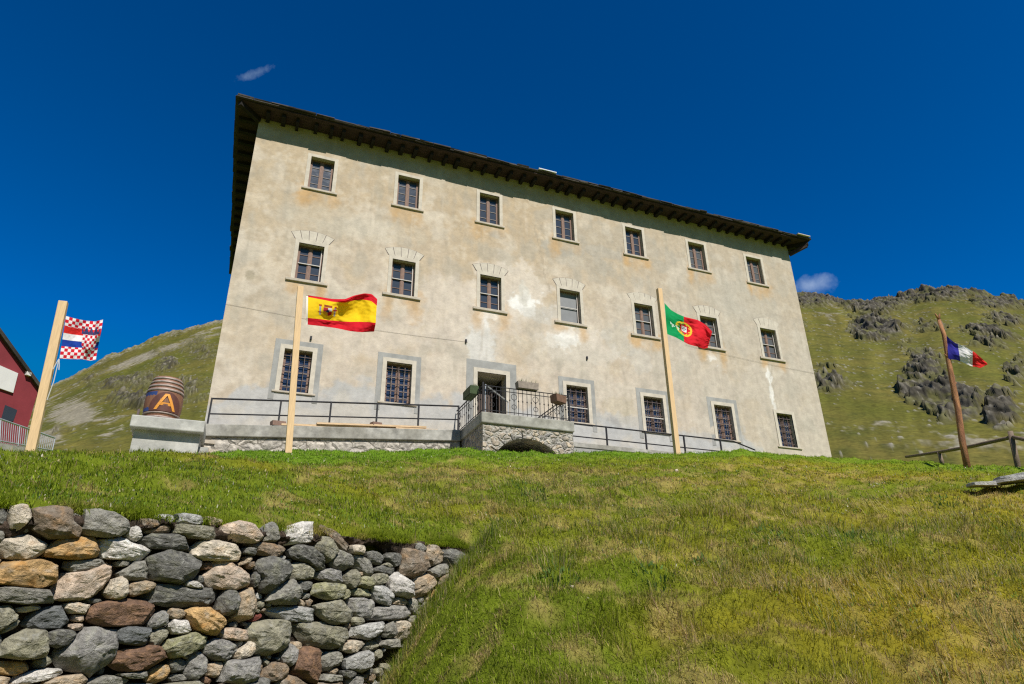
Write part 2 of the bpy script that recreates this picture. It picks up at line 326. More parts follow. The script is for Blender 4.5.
mz = np.where(Dg > Rr, rt*Rr-(Dg-Rr)*.45, mz); mz = np.maximum(mz, np.where(Dg > Rr, 10.+0*mz, -1e3)); mz = np.where(Dg < 58, mz-.5, mz)
mx, my = Dg*np.sin(np.radians(A)), Dg*np.cos(np.radians(A))
px, py = proj(np.stack([mx, my, mz], 1)); inv = (np.abs(A-24) < 60)
n_big = fbm(mx*.018, my*.018, 1.1, 4); n_mid = fbm(mx*.06, my*.06, 2.2, 5); n_sm = fbm(mx*.28, my*.28, mz*.2, 4); n_fine = fbm(mx*.8, my*.8, 5.5, 3)
crag = np.zeros_like(mx)
for cx, cy, rx, ry, a in [(812, 297, 22, 11, 1), (874, 305, 34, 13, 1), (846, 298, 20, 8, .7), (876, 330, 24, 11, 1), (925, 296, 40, 8, .8), (958, 291, 34, 6, .8), (992, 334, 26, 20, .8), (905, 344, 12, 7, .7), (830, 384, 22, 17, .85), (927, 383, 25, 26, 1.2), (953, 405, 30, 17, 1.15), (1000, 413, 20, 18, 1), (1016, 370, 15, 16, .8), (996, 303, 26, 7, .8), (929, 324, 22, 10, .6), (1010, 320, 20, 10, .6), (900, 372, 22, 12, .5), (803, 330, 14, 14, .5),
                          (167, 362, 12, 10, .8), (132, 402, 24, 8, .8), (123, 382, 34, 10, .6), (186, 391, 26, 12, .7), (95, 382, 18, 7, .6), (200, 350, 20, 12, .55), (150, 420, 20, 7, .5), (60, 432, 20, 6, .4)]:
    crag = np.maximum(crag, a*np.exp(-.5*(((px-cx)/rx)**2+((py-cy)/ry)**2)**1.3)*inv)
ridge = np.exp(-((Dg-Rr)/22)**2)
n_vf = fbm(mx*1.5, my*1.5, 8.8, 2)
lev = crag*np.where(A < 10, 1.15, 1.)+.34*n_mid+.30*n_sm+.20*n_fine+.10*n_vf+.12*ridge-.02*sstep(38, 46, A)
rockm = sstep(.62, .76, lev)
stones = sstep(.62, .80, n_vf*.8+.40*n_fine+.25*n_sm+.2*n_mid+.35*crag)*(Dg < 330)
rr_ = 1-np.abs(fbm(mx*.11, my*.11, mz*.11, 5)); r2 = 1-np.abs(fbm(mx*.33, my*.33, 3.3, 4))
steps = np.abs(((mz+4*n_mid)/5.5) % 1-.5)*2
amp = np.interp(Dg, [60, 110, 330, 400], [.25, 1, 1, 2.])
mz2 = mz+amp*(1.9*n_big*u+.8*n_mid*u+.22*n_sm)+stones*.14+.08*n_fine+ridge*(A > 40)*(1.8*n_mid+.9*n_sm-2.6)+ridge*(A < 10)*(1.6*n_mid+1.3*n_sm+.5*n_fine-.5)
b1 = np.abs(fbm(mx*.13, my*.13, mz*.13, 3)); b2 = fbm(mx*.42, my*.42, mz*.42+9, 3); b3 = np.abs(fbm(mx*1.0, my*1.0, mz*1.0+5, 2))
dsp = rockm*(1-.45*sstep(.0, .38, n_sm+.35*n_fine))*amp*(3.6*np.clip(.55-b1, -.2, .6)+1.0*b2+.55*(.4-b3)); sa_, ca_ = np.sin(np.radians(A)), np.cos(np.radians(A))
mxd, myd, mz2 = mx-sa_*dsp*.75, my-ca_*dsp*.75, mz2+dsp*.65
# colours
gA = np.array([.082, .084, .013]); gB = np.array([.128, .108, .024]); gC = np.array([.047, .053, .011])
tcl = np.clip(.5+.9*n_mid+.4*n_big, 0, 1)[:, None]; mc = gA+(gB-gA)*tcl; mc = mc+(gC-mc)*(np.clip(.2+.9*n_sm+.6*n_fine+.5*n_mid, 0, 1)*.8)[:, None]
mc = mc*(1+.30*fbm(A*.9, Dg*.012, 2.7, 4)+.16*n_fine)[:, None]
scree = np.zeros_like(mx)
for cx, cy, rx, ry, a in [(72, 413, 18, 12, 1), (48, 437, 14, 9, .9), (160, 421, 36, 5, .6), (110, 430, 12, 12, .5), (985, 445, 60, 9, .6), (900, 428, 60, 5, .4), (835, 310, 6, 22, .5), (905, 300, 6, 20, .4), (885, 355, 10, 20, .35)]:
    scree = np.maximum(scree, a*np.exp(-.5*(((px+16*n_mid+7*n_sm-cx)/rx)**2+((py+9*n_mid+5*n_sm-cy)/ry)**2)**1.0)*inv)
sky_y = np.interp(px, [q[0] for q in skyl], [q[1] for q in skyl]); dyb = py-sky_y
scree = np.maximum(scree, np.exp(-.5*((dyb-13-.05*(222-px))/5.5)**2)*(.42+.5*n_mid)*(A < 0)*(A > -22))
scree = np.maximum(scree, sstep(12, 2, dyb)*.45*(A < 0)*(A > -22))
sm = sstep(.34, .70, scree+.28*n_sm+.14*n_mid+.26*n_fine+.16*n_vf)[:, None]*.85
mc = mc+(np.array([.225, .20, .15])*(1+.25*n_fine[:, None])-mc)*sm
rk = np.array([.060, .054, .042])*(1+.6*np.clip(n_fine+.9*n_vf, -.9, 1.4))[:, None]; rk = rk+(np.array([.24, .22, .18])-rk)*(sstep(.28, .6, n_vf+.5*n_fine+.25*n_sm)*.5)[:, None]; lich = sstep(.0, .38, n_sm+.35*n_fine)[:, None]; rk = rk+(np.array([.098, .096, .028])-rk)*lich*.75  # crag tone: dark rock and lichen, with overhang shade put into the colour
mc = mc+(np.array([.075, .068, .03])-mc)*(sstep(.40, .62, lev)*.6)[:, None]; mc = mc+(rk-mc)*rockm[:, None]; mc = mc+(np.array([.25, .235, .20])-mc)*(stones*(1-rockm)*.7)[:, None]
hill_o = mesh_np('mountains', np.stack([mxd, myd, mz2], 1), [grid_faces(len(mD), len(maz))[:, ::-1]], 'hill', col=np.clip(mc, .01, 1), smooth=False)
tag(hill_o, 'alpine mountainsides of grass, crags and scree behind the building', kind='structure')

# ------------------------------------------------------------------ main building
FY = 21.0; X0, X1, YB, ZT, ZB = -1.2, 23.18, 32.7, 17.72, 4.3
bl = empty('hospice_building', (X0, FY, ZB), 'large three storey building in worn beige plaster with seven window columns', 'building')
bp = Part(bl)
r3 = [(.76, 1.60, 16.49, 15.10), (3.99, 4.83, 16.56, 15.17), (7.27, 8.15, 16.63, 15.22), (10.60, 11.48, 16.66, 15.24), (13.95, 14.82, 16.62, 15.20), (17.22, 18.09, 16.56, 15.18), (20.45, 21.29, 16.47, 15.10)]
r2_ = [(.74, 1.59, 12.77, 11.35), (3.98, 4.84, 12.84, 11.40), (7.31, 8.20, 12.87, 11.43), (10.65, 11.54, 12.88, 11.44), (14.04, 14.92, 12.86, 11.43), (17.29, 18.17, 12.84, 11.41), (20.52, 21.37, 12.78, 11.36)]
r1 = [(.74, 1.61, 8.79, 7.36), (4.02, 4.91, 8.82, 7.38), (7.25, 8.33, 8.88, 6.46), (10.73, 11.61, 8.83, 7.42), (14.04, 14.93, 8.83, 7.38), (17.35, 18.24, 8.82, 7.39), (20.55, 21.38, 8.82, 7.38)]
OPEN = r3+r2_+r1
def lines(a, b, step, keys):
    ks = sorted(set([a, b]+[k for k in keys if a < k < b])); out = []
    for p, q in zip(ks[:-1], ks[1:]): n = max(1, int(round((q-p)/step))); out += list(np.linspace(p, q, n, endpoint=False))
    return np.array(out+[b])
ux = lines(X0, X1, .055, [v for o in OPEN for v in o[:2]]); uz = lines(ZB, ZT, .055, [v for o in OPEN for v in o[2:]])
UX, UZ = np.meshgrid(ux, uz); fx, fz = UX.ravel(), UZ.ravel()
q = grid_faces(len(uz), len(ux)); cx_, cz_ = fx[q].mean(1), fz[q].mean(1); keep = np.ones(len(q), bool)
for a, b, t, d in OPEN: keep &= ~((cx_ > a) & (cx_ < b) & (cz_ > d) & (cz_ < t))
q = q[keep]
n1 = fbm(fx*.5, fz*.5, 1, 5); n2 = fbm(fx*1.7, fz*1.7, 2, 5); n3 = fbm(fx*5, fz*5, 3, 4); ns = fbm(fx*2.6, fz*.35, 4, 4); nw = fbm(fx*.9, fz*.9, 8, 5)
pc = np.array([.49, .418, .335])*(1+.17*n1+.15*n2+.11*n3)[:, None]
def blend(col, k): 
    global pc
    k = np.clip(k, 0, 1)[:, None]; pc = pc+(np.array(col)-pc)*k
blend((.415, .32, .205), sstep(10.6, 15.5, fz+1.6*n1+.8*nw)*.78); blend((.42, .345, .24), sstep(3.5, -.8, fx+1.2*n1)*.5); blend((.42, .33, .22), sstep(.05, .5, n1+.4*n2)*.6); blend((.54, .48, .395), sstep(.0, .5, -n1+.6*n2)*.6); blend((.36, .325, .265), sstep(.05, .5, nw+.4*ns)*.55); blend((.56, .49, .39), sstep(.15, .5, -nw+.5*n3)*.4)
blend((.40, .36, .30), sstep(8, 20, fx+2*nw)*.45)                                   # the right half is greyer
blend((.29, .285, .225), sstep(16.6, 17.4, fz+.35*ns)*.55)                          # darker grey-green towards the wall top
blend((.34, .30, .23), sstep(.25, .7, ns)*.35)
def patch(xp, yp, rx, ry, col, amt, soft=.35, rag=.55):
    P = at(xp, yp, Y=FY); d = np.sqrt(((fx-P[0])/rx)**2+((fz-P[2])/ry)**2)+rag*(n2*.7+n3*.4+nw*.3)
    blend(col, sstep(1+soft/2, 1-soft/2, d)*amt)
wh = (.70, .68, .64)
for a in [(512, 290, 1.5, 1.3, (.60, .535, .46), .6), (580, 345, 1.8, .8, (.59, .53, .46), .55), (460, 310, 2.0, 1.4, (.56, .49, .415), .5), (350, 330, 2.0, .9, (.55, .48, .40), .4), (527, 305, .62, .42, wh, .95), (524, 294, .22, .5, (.54, .51, .45), .8), (489, 316, .42, .2, wh, .8), (486, 322, .2, .25, wh, .8), (480, 346, .62, .8, (.56, .545, .51), .75), (567, 337, .45, .55, wh, .85), (556, 340, .5, .25, wh, .4), (545, 315, .9, .4, (.47, .44, .39), .6),
          (712, 357, .34, .3, wh, .7), (768, 372, .14, .55, wh, .75), (771, 392, .12, .7, wh, .7), (775, 410, .12, .5, wh, .6), (620, 340, .8, .7, (.47, .44, .38), .5), (640, 360, .5, .5, (.48, .45, .40), .45), (210, 300, .2, .3, wh, .6),
          (562, 248, .95, .42, (.35, .325, .275), .75), (585, 262, 1.5, .45, (.36, .33, .275), .5), (600, 252, 1.2, .3, (.36, .33, .28), .6), (610, 240, 3.2, .7, (.37, .34, .285), .35), (497, 235, .35, .18, (.33, .31, .27), .55), (740, 300, 2, 1, (.40, .37, .31), .4), (250, 275, .15, .18, (.2, .17, .1), .45),
          (430, 180, 3, .5, (.38, .32, .23), .35), (350, 225, 2.5, .5, (.5, .45, .36), .35), (620, 410, .8, .5, (.42, .36, .25), .4), (590, 425, 1.4, .6, (.40, .385, .36), .6), (640, 425, 1.6, .4, (.38, .375, .36), .6), (612, 424, .3, .28, (.25, .25, .25), .45), (700, 443, 2.5, .35, (.40, .39, .37), .5), (560, 350, 2.2, .5, (.45, .41, .33), .3)]:
    patch(*a, rag=1.25 if a[4] == wh else .7)
for xa, za, xb, zb2 in ((770, 365, 776, 412), (640, 300, 660, 352), (535, 225, 548, 290)):   # hairline cracks
    A_, B_ = at(xa, za, Y=FY), at(xb, zb2, Y=FY); tt_ = np.clip((fz-A_[2])/(B_[2]-A_[2]), 0, 1); d_ = np.abs(fx-(A_[0]+(B_[0]-A_[0])*tt_)-.22*fbm(fz*1.6+xa, fz*0, 1.1, 4)); blend((.27, .23, .175), sstep(.05, .015, d_)*(tt_ > 0)*(tt_ < 1)*.4)
for o in r3+r2_:                                                                    # rust and damp under the sills
    for xx, am in ((o[0]-.05, .75), (o[1]+.05, .6), ((o[0]+o[1])/2, .35)):
        h = RNG.uniform(.3, .8); d = np.sqrt(((fx-xx)/RNG.uniform(.22, .42))**2+((fz-(o[3]-.27))/h)**2)+.5*n2+.3*n3
        blend((.47, .29, .12), sstep(1.2, .2, d)*am*RNG.uniform(.6, 1.2))
nst = fbm(fx*7, fz*.55, 3.7, 3); blend((.30, .26, .20), sstep(.3, .7, nst)*sstep(.35, -.2, nw)*.28); blend((.58, .51, .42), sstep(.3, .7, -nst)*.2)
P6 = at(700, 440, Y=FY)                                                             # grey cement along the foot
foot = np.interp(fx, [-1.2, 0, 2, 3, 5.6, 6.6, 9.4, 10.4, 12, 14, 16, 17, 18, 19.2, 20], [6.5, 7.4, 7.5, 7.9, 7.6, 7.95, 7.6, 7.2, 7.7, 7.2, 7.5, 7.3, 7.9, 7.2, 6.6])
blend((.385, .385, .375), sstep(.25, -.12, fz-foot-.55*n2-.25*nw-.15*n3)*.85); blend((.46, .42, .35), sstep(.2, -.3, fz-foot+.7-.9*nw-.6*n2)*.5)
pV = np.stack([fx, np.full_like(fx, FY)+.012*n1, fz], 1)
wall = mesh_np('wall', pV, [q], 'plaster', bl, np.clip(pc, .03, .9)); wall.matrix_parent_inverse = Matrix.Translation(bl.location).inverted()
side = MB()                                                                         # other three walls and every reveal
side.add([(X0, FY, ZB), (X0, YB, ZB), (X0, YB, ZT), (X0, FY, ZT)], [(0, 3, 2, 1)]); side.add([(X1, FY, ZB), (X1, YB, ZB), (X1, YB, ZT), (X1, FY, ZT)], [(0, 1, 2, 3)]); side.add([(X0, YB, ZB), (X1, YB, ZB), (X1, YB, ZT), (X0, YB, ZT)], [(0, 3, 2, 1)])
mat('plaster_plain', (.48, .415, .325), .9, .2, 1.2, .1, 14); bp(side, 'side_wall', 'plaster_plain')
def ring(mb, a, b, d, t, w, y0, y1, wb=None, wt=None):          # rectangular ring round an opening
    wb = w if wb is None else wb; wt = w if wt is None else wt
    mb.box((a-w, y0, d-wb), (a, y1, t+wt)); mb.box((b, y0, d-wb), (b+w, y1, t+wt)); mb.box((a, y0, t), (b, y1, t+wt))
    if wb > 0: mb.box((a, y0, d-wb), (b, y1, d))
    return mb
def child(mb, name, m, par, **k):
    o = mb.build(name, m, par, **k); return o
def copy_tree(o, par, delta):
    c = o.copy(); COL.objects.link(c); c.parent = par; c.location = Vector(o.location)+Vector(delta) if delta else o.location
    for ch in o.children: copy_tree(ch, c, None)
    return c
def window(w, h, row, var=0):
    """one casement, built round its own origin at the middle of the opening's foot"""
    yf = .17; fr = MB(); ring(fr, -w/2+.055, w/2-.055, .06, h-.06, .055, yf, yf+.06, .06, .06)
    stile = not (row == 2 and var == 2)
    if stile: fr.box((-.045, yf-.012, .06), (.045, yf+.05, h-.06))
    if row == 3: fr.box((-.065, yf-.02, .06), (.065, yf-.013, h-.28))
    for sgn in (-1, 1):
        x0, x1 = sorted((sgn*.045, sgn*(w/2-.055)))
        if not stile: continue
        fr.box((x0, yf+.006, .06), (x0+.028, yf+.052, h-.06)); fr.box((x1-.028, yf+.006, .06), (x1, yf+.052, h-.06))
    win = fr.build('window', 'wood_mid' if row == 1 and var else 'wood_brown', bl)
    rv = MB(); y0, y1 = -.02, .42
    rv.add([(-w/2, y0, 0), (w/2, y0, 0), (w/2, y0, h), (-w/2, y0, h), (-w/2, y1, 0), (w/2, y1, 0), (w/2, y1, h), (-w/2, y1, h)], [(0, 4, 7, 3), (1, 2, 6, 5), (3, 7, 6, 2), (0, 1, 5, 4)])
    child(rv, 'reveal', 'plaster_plain', win)
    g = MB(); g.box((-w/2+.05, yf+.028, .05), (w/2-.05, yf+.04, h-.05)); child(g, 'pane', 'blind' if (row == 2 and var == 2) else 'glass_grey' if (row == 2 and var) or (row == 3 and var) else 'glass_deep' if row == 1 else 'glass_blue', win)
    mt = MB(); nb = {3: 3, 2: 3, 1: 5}[row]
    for k in range(1, nb+1): z = h*k/(nb+1); mt.box((-w/2+.055, yf+.012, z-.011), (w/2-.055, yf+.03, z+.011))
    if row == 1:
        for x in (-w/4, w/4): mt.box((x-.011, yf+.012, .06), (x+.011, yf+.029, h-.06))
    if not (row == 2 and var == 2): child(mt, 'muntin', 'bar_soft' if row != 2 else 'wood_brown', win)
    if row == 3:
        s = MB(); s.box((-w/2-.20, -.055, -.085), (w/2+.21, .17, 0)); child(s, 'sill', 'stone_sill', win, bevel=.012)
        r = MB(); ring(r, -w/2, w/2, 0, h, .13, -.018, .02, 0, .12); child(r, 'surround', 'stone_trim', win)
    if row == 2:
        s = MB(); s.box((-w/2-.28, -.065, -.10), (w/2+.24, .17, 0)); child(s, 'sill', 'stone_sill', win, bevel=.012)
        r = MB(); ring(r, -w/2, w/2, 0, h, .13, -.02, .02, 0, .13); child(r, 'surround', 'stone_trim', win)
        v = MB(); n = 5; jm = MB(); zb = h+.135           # fan of flat arch stones over the lintel
        tx = lambda e: (-.73+1.46*e, zb+.24+.17*(1-(2*e-1)**2)); bx_ = lambda e: (-.57+1.14*e, zb)
        for k in range(n):
            e0, e1 = (k+.035)/n, (k+.965)/n; v.prism([bx_(e0), bx_(e1), tx(e1), tx(e0)], -.008-.002*(k % 2), .01)
        es = [k/20 for k in range(21)]; jm.prism([bx_(-.02), bx_(1.02)]+[(x_*1.01, z_+.006) for x_, z_ in map(tx, es[::-1])], -.003, .01)
        child(v, 'arch_stone', 'stone_trim', win); child(jm, 'arch_joint', 'iron_rust', win)
        b = MB(); b.box((-w/2+.05, yf-.03, h*.5-.014), (w/2-.05, yf-.004, h*.5+.014)); b.box((w/2-.075, yf-.03, .02), (w/2-.05, yf-.004, h*.5-.014)); b.box((w/2-.075, yf-.03, h*.5+.014), (w/2-.05, yf-.004, h-.02)); child(b, 'glazing_bar', 'bar_white', win)
    if row == 1:
        r = MB(); ring(r, -w/2, w/2, 0, h, .14, -.03, .02, .0, .14); child(r, 'surround', 'stone_trim', win)
        s = MB(); s.box((-w/2-.22, -.045, -.06), (w/2+.22, .17, 0)); child(s, 'sill', 'stone_sill', win, bevel=.01)
        if var != 2:
            rb = MB(); ring(rb, -w/2-.14, w/2+.14, -.3, h+.14, .17, -.010, .02, -.001, .17); child(rb, 'render_band', 'render_grey', win)
        gr = MB()
        for k in range(3): x = -w/2+w*(k+1)/4; gr.box((x-.009, .07, 0), (x+.009, .088, h))
        for k in range(5): z = h*(k+.6)/5.3; gr.box((-w/2, .089, z-.010), (w/2, .107, z+.010))
        child(gr, 'grille', 'iron_rust', win)
        if var == 1:
            b = MB(); b.box((-w/2, .05, h*.40), (w/2, .066, h*.40+.035)); child(b, 'cross_bar', 'bar_white', win)
    return win
base = bl.location
protos = {}
def put(kind, o, row, var=0):
    a, b, t, d = o; loc = Vector(((a+b)/2, FY, d))-Vector(base)
    key = (row, var)
    if key not in protos:
        wd = window(b-a, t-d, row, var); wd.location = loc; protos[key] = wd; return wd
    return copy_tree(protos[key], bl, loc-Vector(protos[key].location))
for i, o in enumerate(r3): put('w', o, 3, 1 if i > 4 else 0)
for i, o in enumerate(r2_): put('w', o, 2, (0, 0, 0, 2, 1, 1, 1)[i])
for i, o in enumerate(r1):
    if i != 2: put('w', o, 1, (0, 0, 0, 1, 1, 0, 2)[i])
# doorway
a, b, t, d = r1[2]
dr = MB(); ring(dr, a, b, d, t, .15, FY-.03, FY+.02, 0, .15); sur = bp(dr, 'door_surround', 'stone_trim')
rb = MB(); ring(rb, a-.15, b+.15, d, t+.15, .26, FY-.010, FY+.02, 0, .3); bp(rb, 'render_band', 'render_grey')
rv = MB(); rv.add([(a, FY-.02, d), (b, FY-.02, d), (b, FY-.02, t), (a, FY-.02, t), (a, FY+.42, d), (b, FY+.42, d), (b, FY+.42, t), (a, FY+.42, t)], [(0, 4, 7, 3), (1, 2, 6, 5), (3, 7, 6, 2), (0, 1, 5, 4)]); bp(rv, 'reveal', 'plaster_plain')
rm = MB(); y0, y1 = FY+.42, FY+2.6
rm.add([(a, y0, d), (b, y0, d), (b, y1, d), (a, y1, d), (a, y0, t), (b, y0, t), (b, y1, t), (a, y1, t)], [(0, 1, 2, 3), (1, 5, 6, 2), (2, 6, 7, 3), (0, 3, 7, 4)])
bp(rm, 'hallway', 'room_dark')
cl = MB(); cl.box((a, y0, t-.02), (b, y1, t+.03)); bp(cl, 'hallway_ceiling', 'room_pale')
dm = MB(); dm.box((a+.02, FY+.50, d+.02), (a+.66, FY+.56, t-.55)); 
for z0, z1 in ((.15, .75), (.85, 1.7)):
    for x0, x1 in ((.08, .31), (.37, .6)): dm.box((a+x0, FY+.485, d+z0), (a+x1, FY+.50, d+z1))
door = bp(dm, 'door', 'wood_door'); hd = MB(); hd.box((a+.61, FY+.45, d+1.0), (a+.64, FY+.49, d+1.14)); child(hd, 'handle', 'iron', door).matrix_parent_inverse = door.matrix_parent_inverse @ Matrix()
bpy.data.objects['handle'].matrix_parent_inverse = Matrix()
tm = MB(); tm.box((a, FY+.44, t-.55), (b, FY+.58, t-.47)); tm.box((a+.68, FY+.46, d), (a+.74, FY+.58, t-.47)); bp(tm, 'door_frame', 'wood_door')
d2 = MB(); d2.box((b-.10, FY+.44, d+.02), (b-.05, FY+1.05, t-.55)); bp(d2, 'door', 'wood_door')
# cables and small bolts on the facade
cb = MB(); P, Q = at(226, 304, Y=FY-.012), at(468, 342, Y=FY-.012)
cb.tube([P+(Q-P)*s-np.array([0, 0, .10*math.sin(math.pi*s)]) for s in np.linspace(0, 1, 14)], .0028, 5)
bp(cb, 'cable', 'cable'); cb = MB(); P, Q = at(686, 345, Y=FY-.02), at(818, 374, Y=FY-.02); cb.tube([P+(Q-P)*s-np.array([0, 0, .05*math.sin(math.pi*s)]) for s in np.linspace(0, 1, 8)], .0028, 5)
bp(cb, 'cable', 'cable')
for xy in ((466, 341), (311, 338), (587, 358)):
    b_ = MB(); c = at(*xy, Y=FY-.03); b_.box(c-np.array([.03, .03, .06]), c+np.array([.03, .04, .06])); bp(b_, 'wall_bracket', 'iron')

# roof: hipped, stone slabs, rafters under the eaves
EX0, EX1, EY0, EY1, EZ = -1.98, 23.96, 20.25, 33.45, 17.70
rf = MB()
rf.add([(EX0, EY0, EZ+.03), (EX1, EY0, EZ+.03), (EX1, EY1, EZ+.03), (EX0, EY1, EZ+.03), (EX0+6.6, 26.85, 20.7), (EX1-6.6, 26.85, 20.7)], [(0, 1, 5, 4), (1, 2, 5), (2, 3, 4, 5), (3, 0, 4)])
rf.add([(EX0, EY0, EZ+.03), (EX1, EY0, EZ+.03), (EX1, EY1, EZ+.03), (EX0, EY1, EZ+.03)], [(0, 3, 2, 1)])
def slabs(fn, L, rows=2):
    for r in range(rows):
        s = 0
        while s < L:
            w = random.uniform(.35, .95); o = random.uniform(-.045, .02)-.02*r; th = random.uniform(.03, .055); z = EZ+.02+r*.045+random.uniform(-.008, .012); z += .015 if random.random() < .10 else 0
            fn(s, min(s+w-.012, L), o, z, th); s += w
def slab_box(a, b, z, th):
    tilt = random.uniform(-.02, .02); i = len(rf.v); rf.box((a[0], a[1], z), (b[0], b[1], z+th))
    for k in range(i, i+8):
        x, y, zz = rf.v[k]; rf.v[k] = (x+random.uniform(-.015, .015), y+random.uniform(-.02, .02), zz+tilt*((x-a[0])+(y-a[1]))/max(.3, (b[0]-a[0]))*.6)
slabs(lambda s, e, o, z, th: slab_box((EX0+s, EY0-.02+o), (EX0+e, EY0+.7), z, th), EX1-EX0)
slabs(lambda s, e, o, z, th: slab_box((EX0-.02+o, EY0+s), (EX0+.7, EY0+e), z, th), EY1-EY0)
slabs(lambda s, e, o, z, th: slab_box((EX1-.7, EY0+s), (EX1+.02-o, EY0+e), z, th), EY1-EY0)
roof = bp(rf, 'roof', 'slate')
def rchild(mb, name, m):
    o = mb.build(name, m, roof); return o
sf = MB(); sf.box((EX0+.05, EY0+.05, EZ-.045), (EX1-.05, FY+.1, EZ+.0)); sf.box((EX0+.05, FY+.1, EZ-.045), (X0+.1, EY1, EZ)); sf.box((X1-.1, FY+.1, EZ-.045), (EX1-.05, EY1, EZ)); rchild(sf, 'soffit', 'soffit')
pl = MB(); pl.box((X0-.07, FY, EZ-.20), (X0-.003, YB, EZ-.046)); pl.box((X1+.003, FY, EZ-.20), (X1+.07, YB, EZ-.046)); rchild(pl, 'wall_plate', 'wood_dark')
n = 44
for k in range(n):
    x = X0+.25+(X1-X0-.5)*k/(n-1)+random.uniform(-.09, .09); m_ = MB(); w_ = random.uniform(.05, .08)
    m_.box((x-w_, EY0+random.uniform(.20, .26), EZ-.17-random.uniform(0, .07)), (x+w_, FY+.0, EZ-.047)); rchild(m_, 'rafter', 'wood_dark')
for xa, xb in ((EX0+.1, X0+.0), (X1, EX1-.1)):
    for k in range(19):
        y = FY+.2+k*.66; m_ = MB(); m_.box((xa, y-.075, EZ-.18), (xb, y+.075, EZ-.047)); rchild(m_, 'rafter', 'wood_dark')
for (x, y), (xx, yy) in (((EX0+.1, EY0+.1), (X0, FY)), ((EX1-.1, EY0+.1), (X1, FY))):
    m_ = MB(); m_.beam((x, y, EZ-.13), (xx, yy, EZ-.16), .16, .2); rchild(m_, 'corner_rafter', 'wood_dark')
m_ = MB(); m_.beam((EX1-.15, EY0+.15, EZ-.24), (X1+.02, FY-.02, EZ-.55), .14, .16); rchild(m_, 'corner_brace', 'soffit')
for x0, x1, o in ((9.55, 10.35, .04), (23.1, 23.85, .06)):
    m_ = MB(); m_.box((x0, EY0-.07-o, EZ+.115), (x1, EY0+.3, EZ+.15)); o_ = rchild(m_, 'patch_slab', 'tin' if x0 == 9.55 else 'stone_trim')

# ------------------------------------------------------------------ walkway and landing before the facade
RY = 20.2; LX0, LX1, LY, LZ = 6.43, 9.53, 18.2, 6.44
RP = lambda x: 5.85+(x+1.1)*(6.42-5.85)/7.5
rmp = empty('terrace_wall', (-1.1, RY, 4.4), 'long low walkway wall with concrete coping left of the landing', 'wall')
w_ = Part(rmp)
m_ = MB(); m_.prism([(-1.1, 3.9), (LX0-.01, 3.9), (LX0-.01, RP(LX0)-.36), (-1.1, RP(-1.1)-.36)], RY+.05, FY-.04); w_(m_, 'stone_base', 'rubble_base')
m_ = MB(); m_.prism([(-1.13, RP(-1.1)-.36), (LX0-.01, RP(LX0)-.36), (LX0-.01, RP(LX0)), (-1.13, RP(-1.1))], RY-.03, FY-.04); w_(m_, 'coping', 'concrete', bevel=.02)
m_ = MB()
for k in range(3): x = -1.05+k*.02; m_.box((x-.05-.06*k, RY-.0, 5.30-.26*k), (x+.25+.1*k, RY+.08, 5.40-.26*k))
w_(m_, 'stone_lump', 'stone_sill')
rr2 = empty('terrace_wall', (LX1, RY, 5.2), 'low grey walkway plinth right of the landing', 'wall')
m_ = MB(); m_.box((LX1+.01, RY+.02, 4.6), (17.9, FY-.04, 6.38)); Part(rr2)(m_, 'stone_base', 'render_grey'); m_ = MB(); m_.box((LX1+.01, RY-.01, 6.25), (17.92, RY+.019, 6.40)); Part(rr2)(m_, 'coping', 'concrete')

ld = empty('stone_landing', ((LX0+LX1)/2, LY, 4.9), 'rubble stone entrance landing with an arched opening below the door', 'landing')
L_ = Part(ld)
zc = 6.10; ac = (6.95+8.91)/2; ar = 1.18
def arch(n=18): return [(ac+ar*math.cos(math.pi*k/n), 4.72+1.02*math.sin(math.pi*k/n)) for k in range(n+1)]
ap = arch(); m_ = MB(); y0, y1 = LY+.06, LY+.5
fr = [(LX0+.06, 4.0), (LX0+.06, zc), (LX1-.04, zc), (LX1-.04, 4.0)]
# front face as strips round the arch so that the opening is real
top = [(x, zc) for x, _ in ap]
for k in range(len(ap)-1):
    p, q_ = ap[k], ap[k+1]
    m_.add([(q_[0], y0, q_[1]), (p[0], y0, p[1]), (p[0], y0, zc), (q_[0], y0, zc)], [(0, 1, 2, 3)])
    m_.add([(p[0], y0, p[1]), (q_[0], y0, q_[1]), (q_[0], FY, q_[1]), (p[0], FY, p[1])], [(0, 1, 2, 3)])
m_.add([(LX0+.06, y0, 4.), (ac-ar, y0, 4.), (ac-ar, y0, zc), (LX0+.06, y0, zc)], [(0, 1, 2, 3)]); m_.add([(ac+ar, y0, 4.), (LX1-.04, y0, 4.), (LX1-.04, y0, zc), (ac+ar, y0, zc)], [(0, 1, 2, 3)])
m_.add([(LX0+.06, y0, 4.), (LX0+.06, y0, zc), (LX0+.06, FY, zc), (LX0+.06, FY, 4.)], [(0, 1, 2, 3)]); m_.add([(LX1-.04, y0, 4.), (LX1-.04, y0, zc), (LX1-.04, FY, zc), (LX1-.04, FY, 4.)], [(0, 3, 2, 1)])
for xx in (ac-ar, ac+ar): m_.add([(xx, y0, 4.), (xx, y0, 4.72), (xx, FY, 4.72), (xx, FY, 4.)], [(0, 1, 2, 3)])
m_.add([(LX0+.06, FY-.06, 4.), (LX1-.04, FY-.06, 4.), (LX1-.04, FY-.06, zc), (LX0+.06, FY-.06, zc)], [(0, 1, 2, 3)])
L_(m_, 'arch_wall', 'rubble')
m_ = MB(); m_.box((LX0, LY, zc), (LX1, FY-.035, LZ)); L_(m_, 'coping', 'concrete', bevel=.03)
m_ = MB(); n = 11
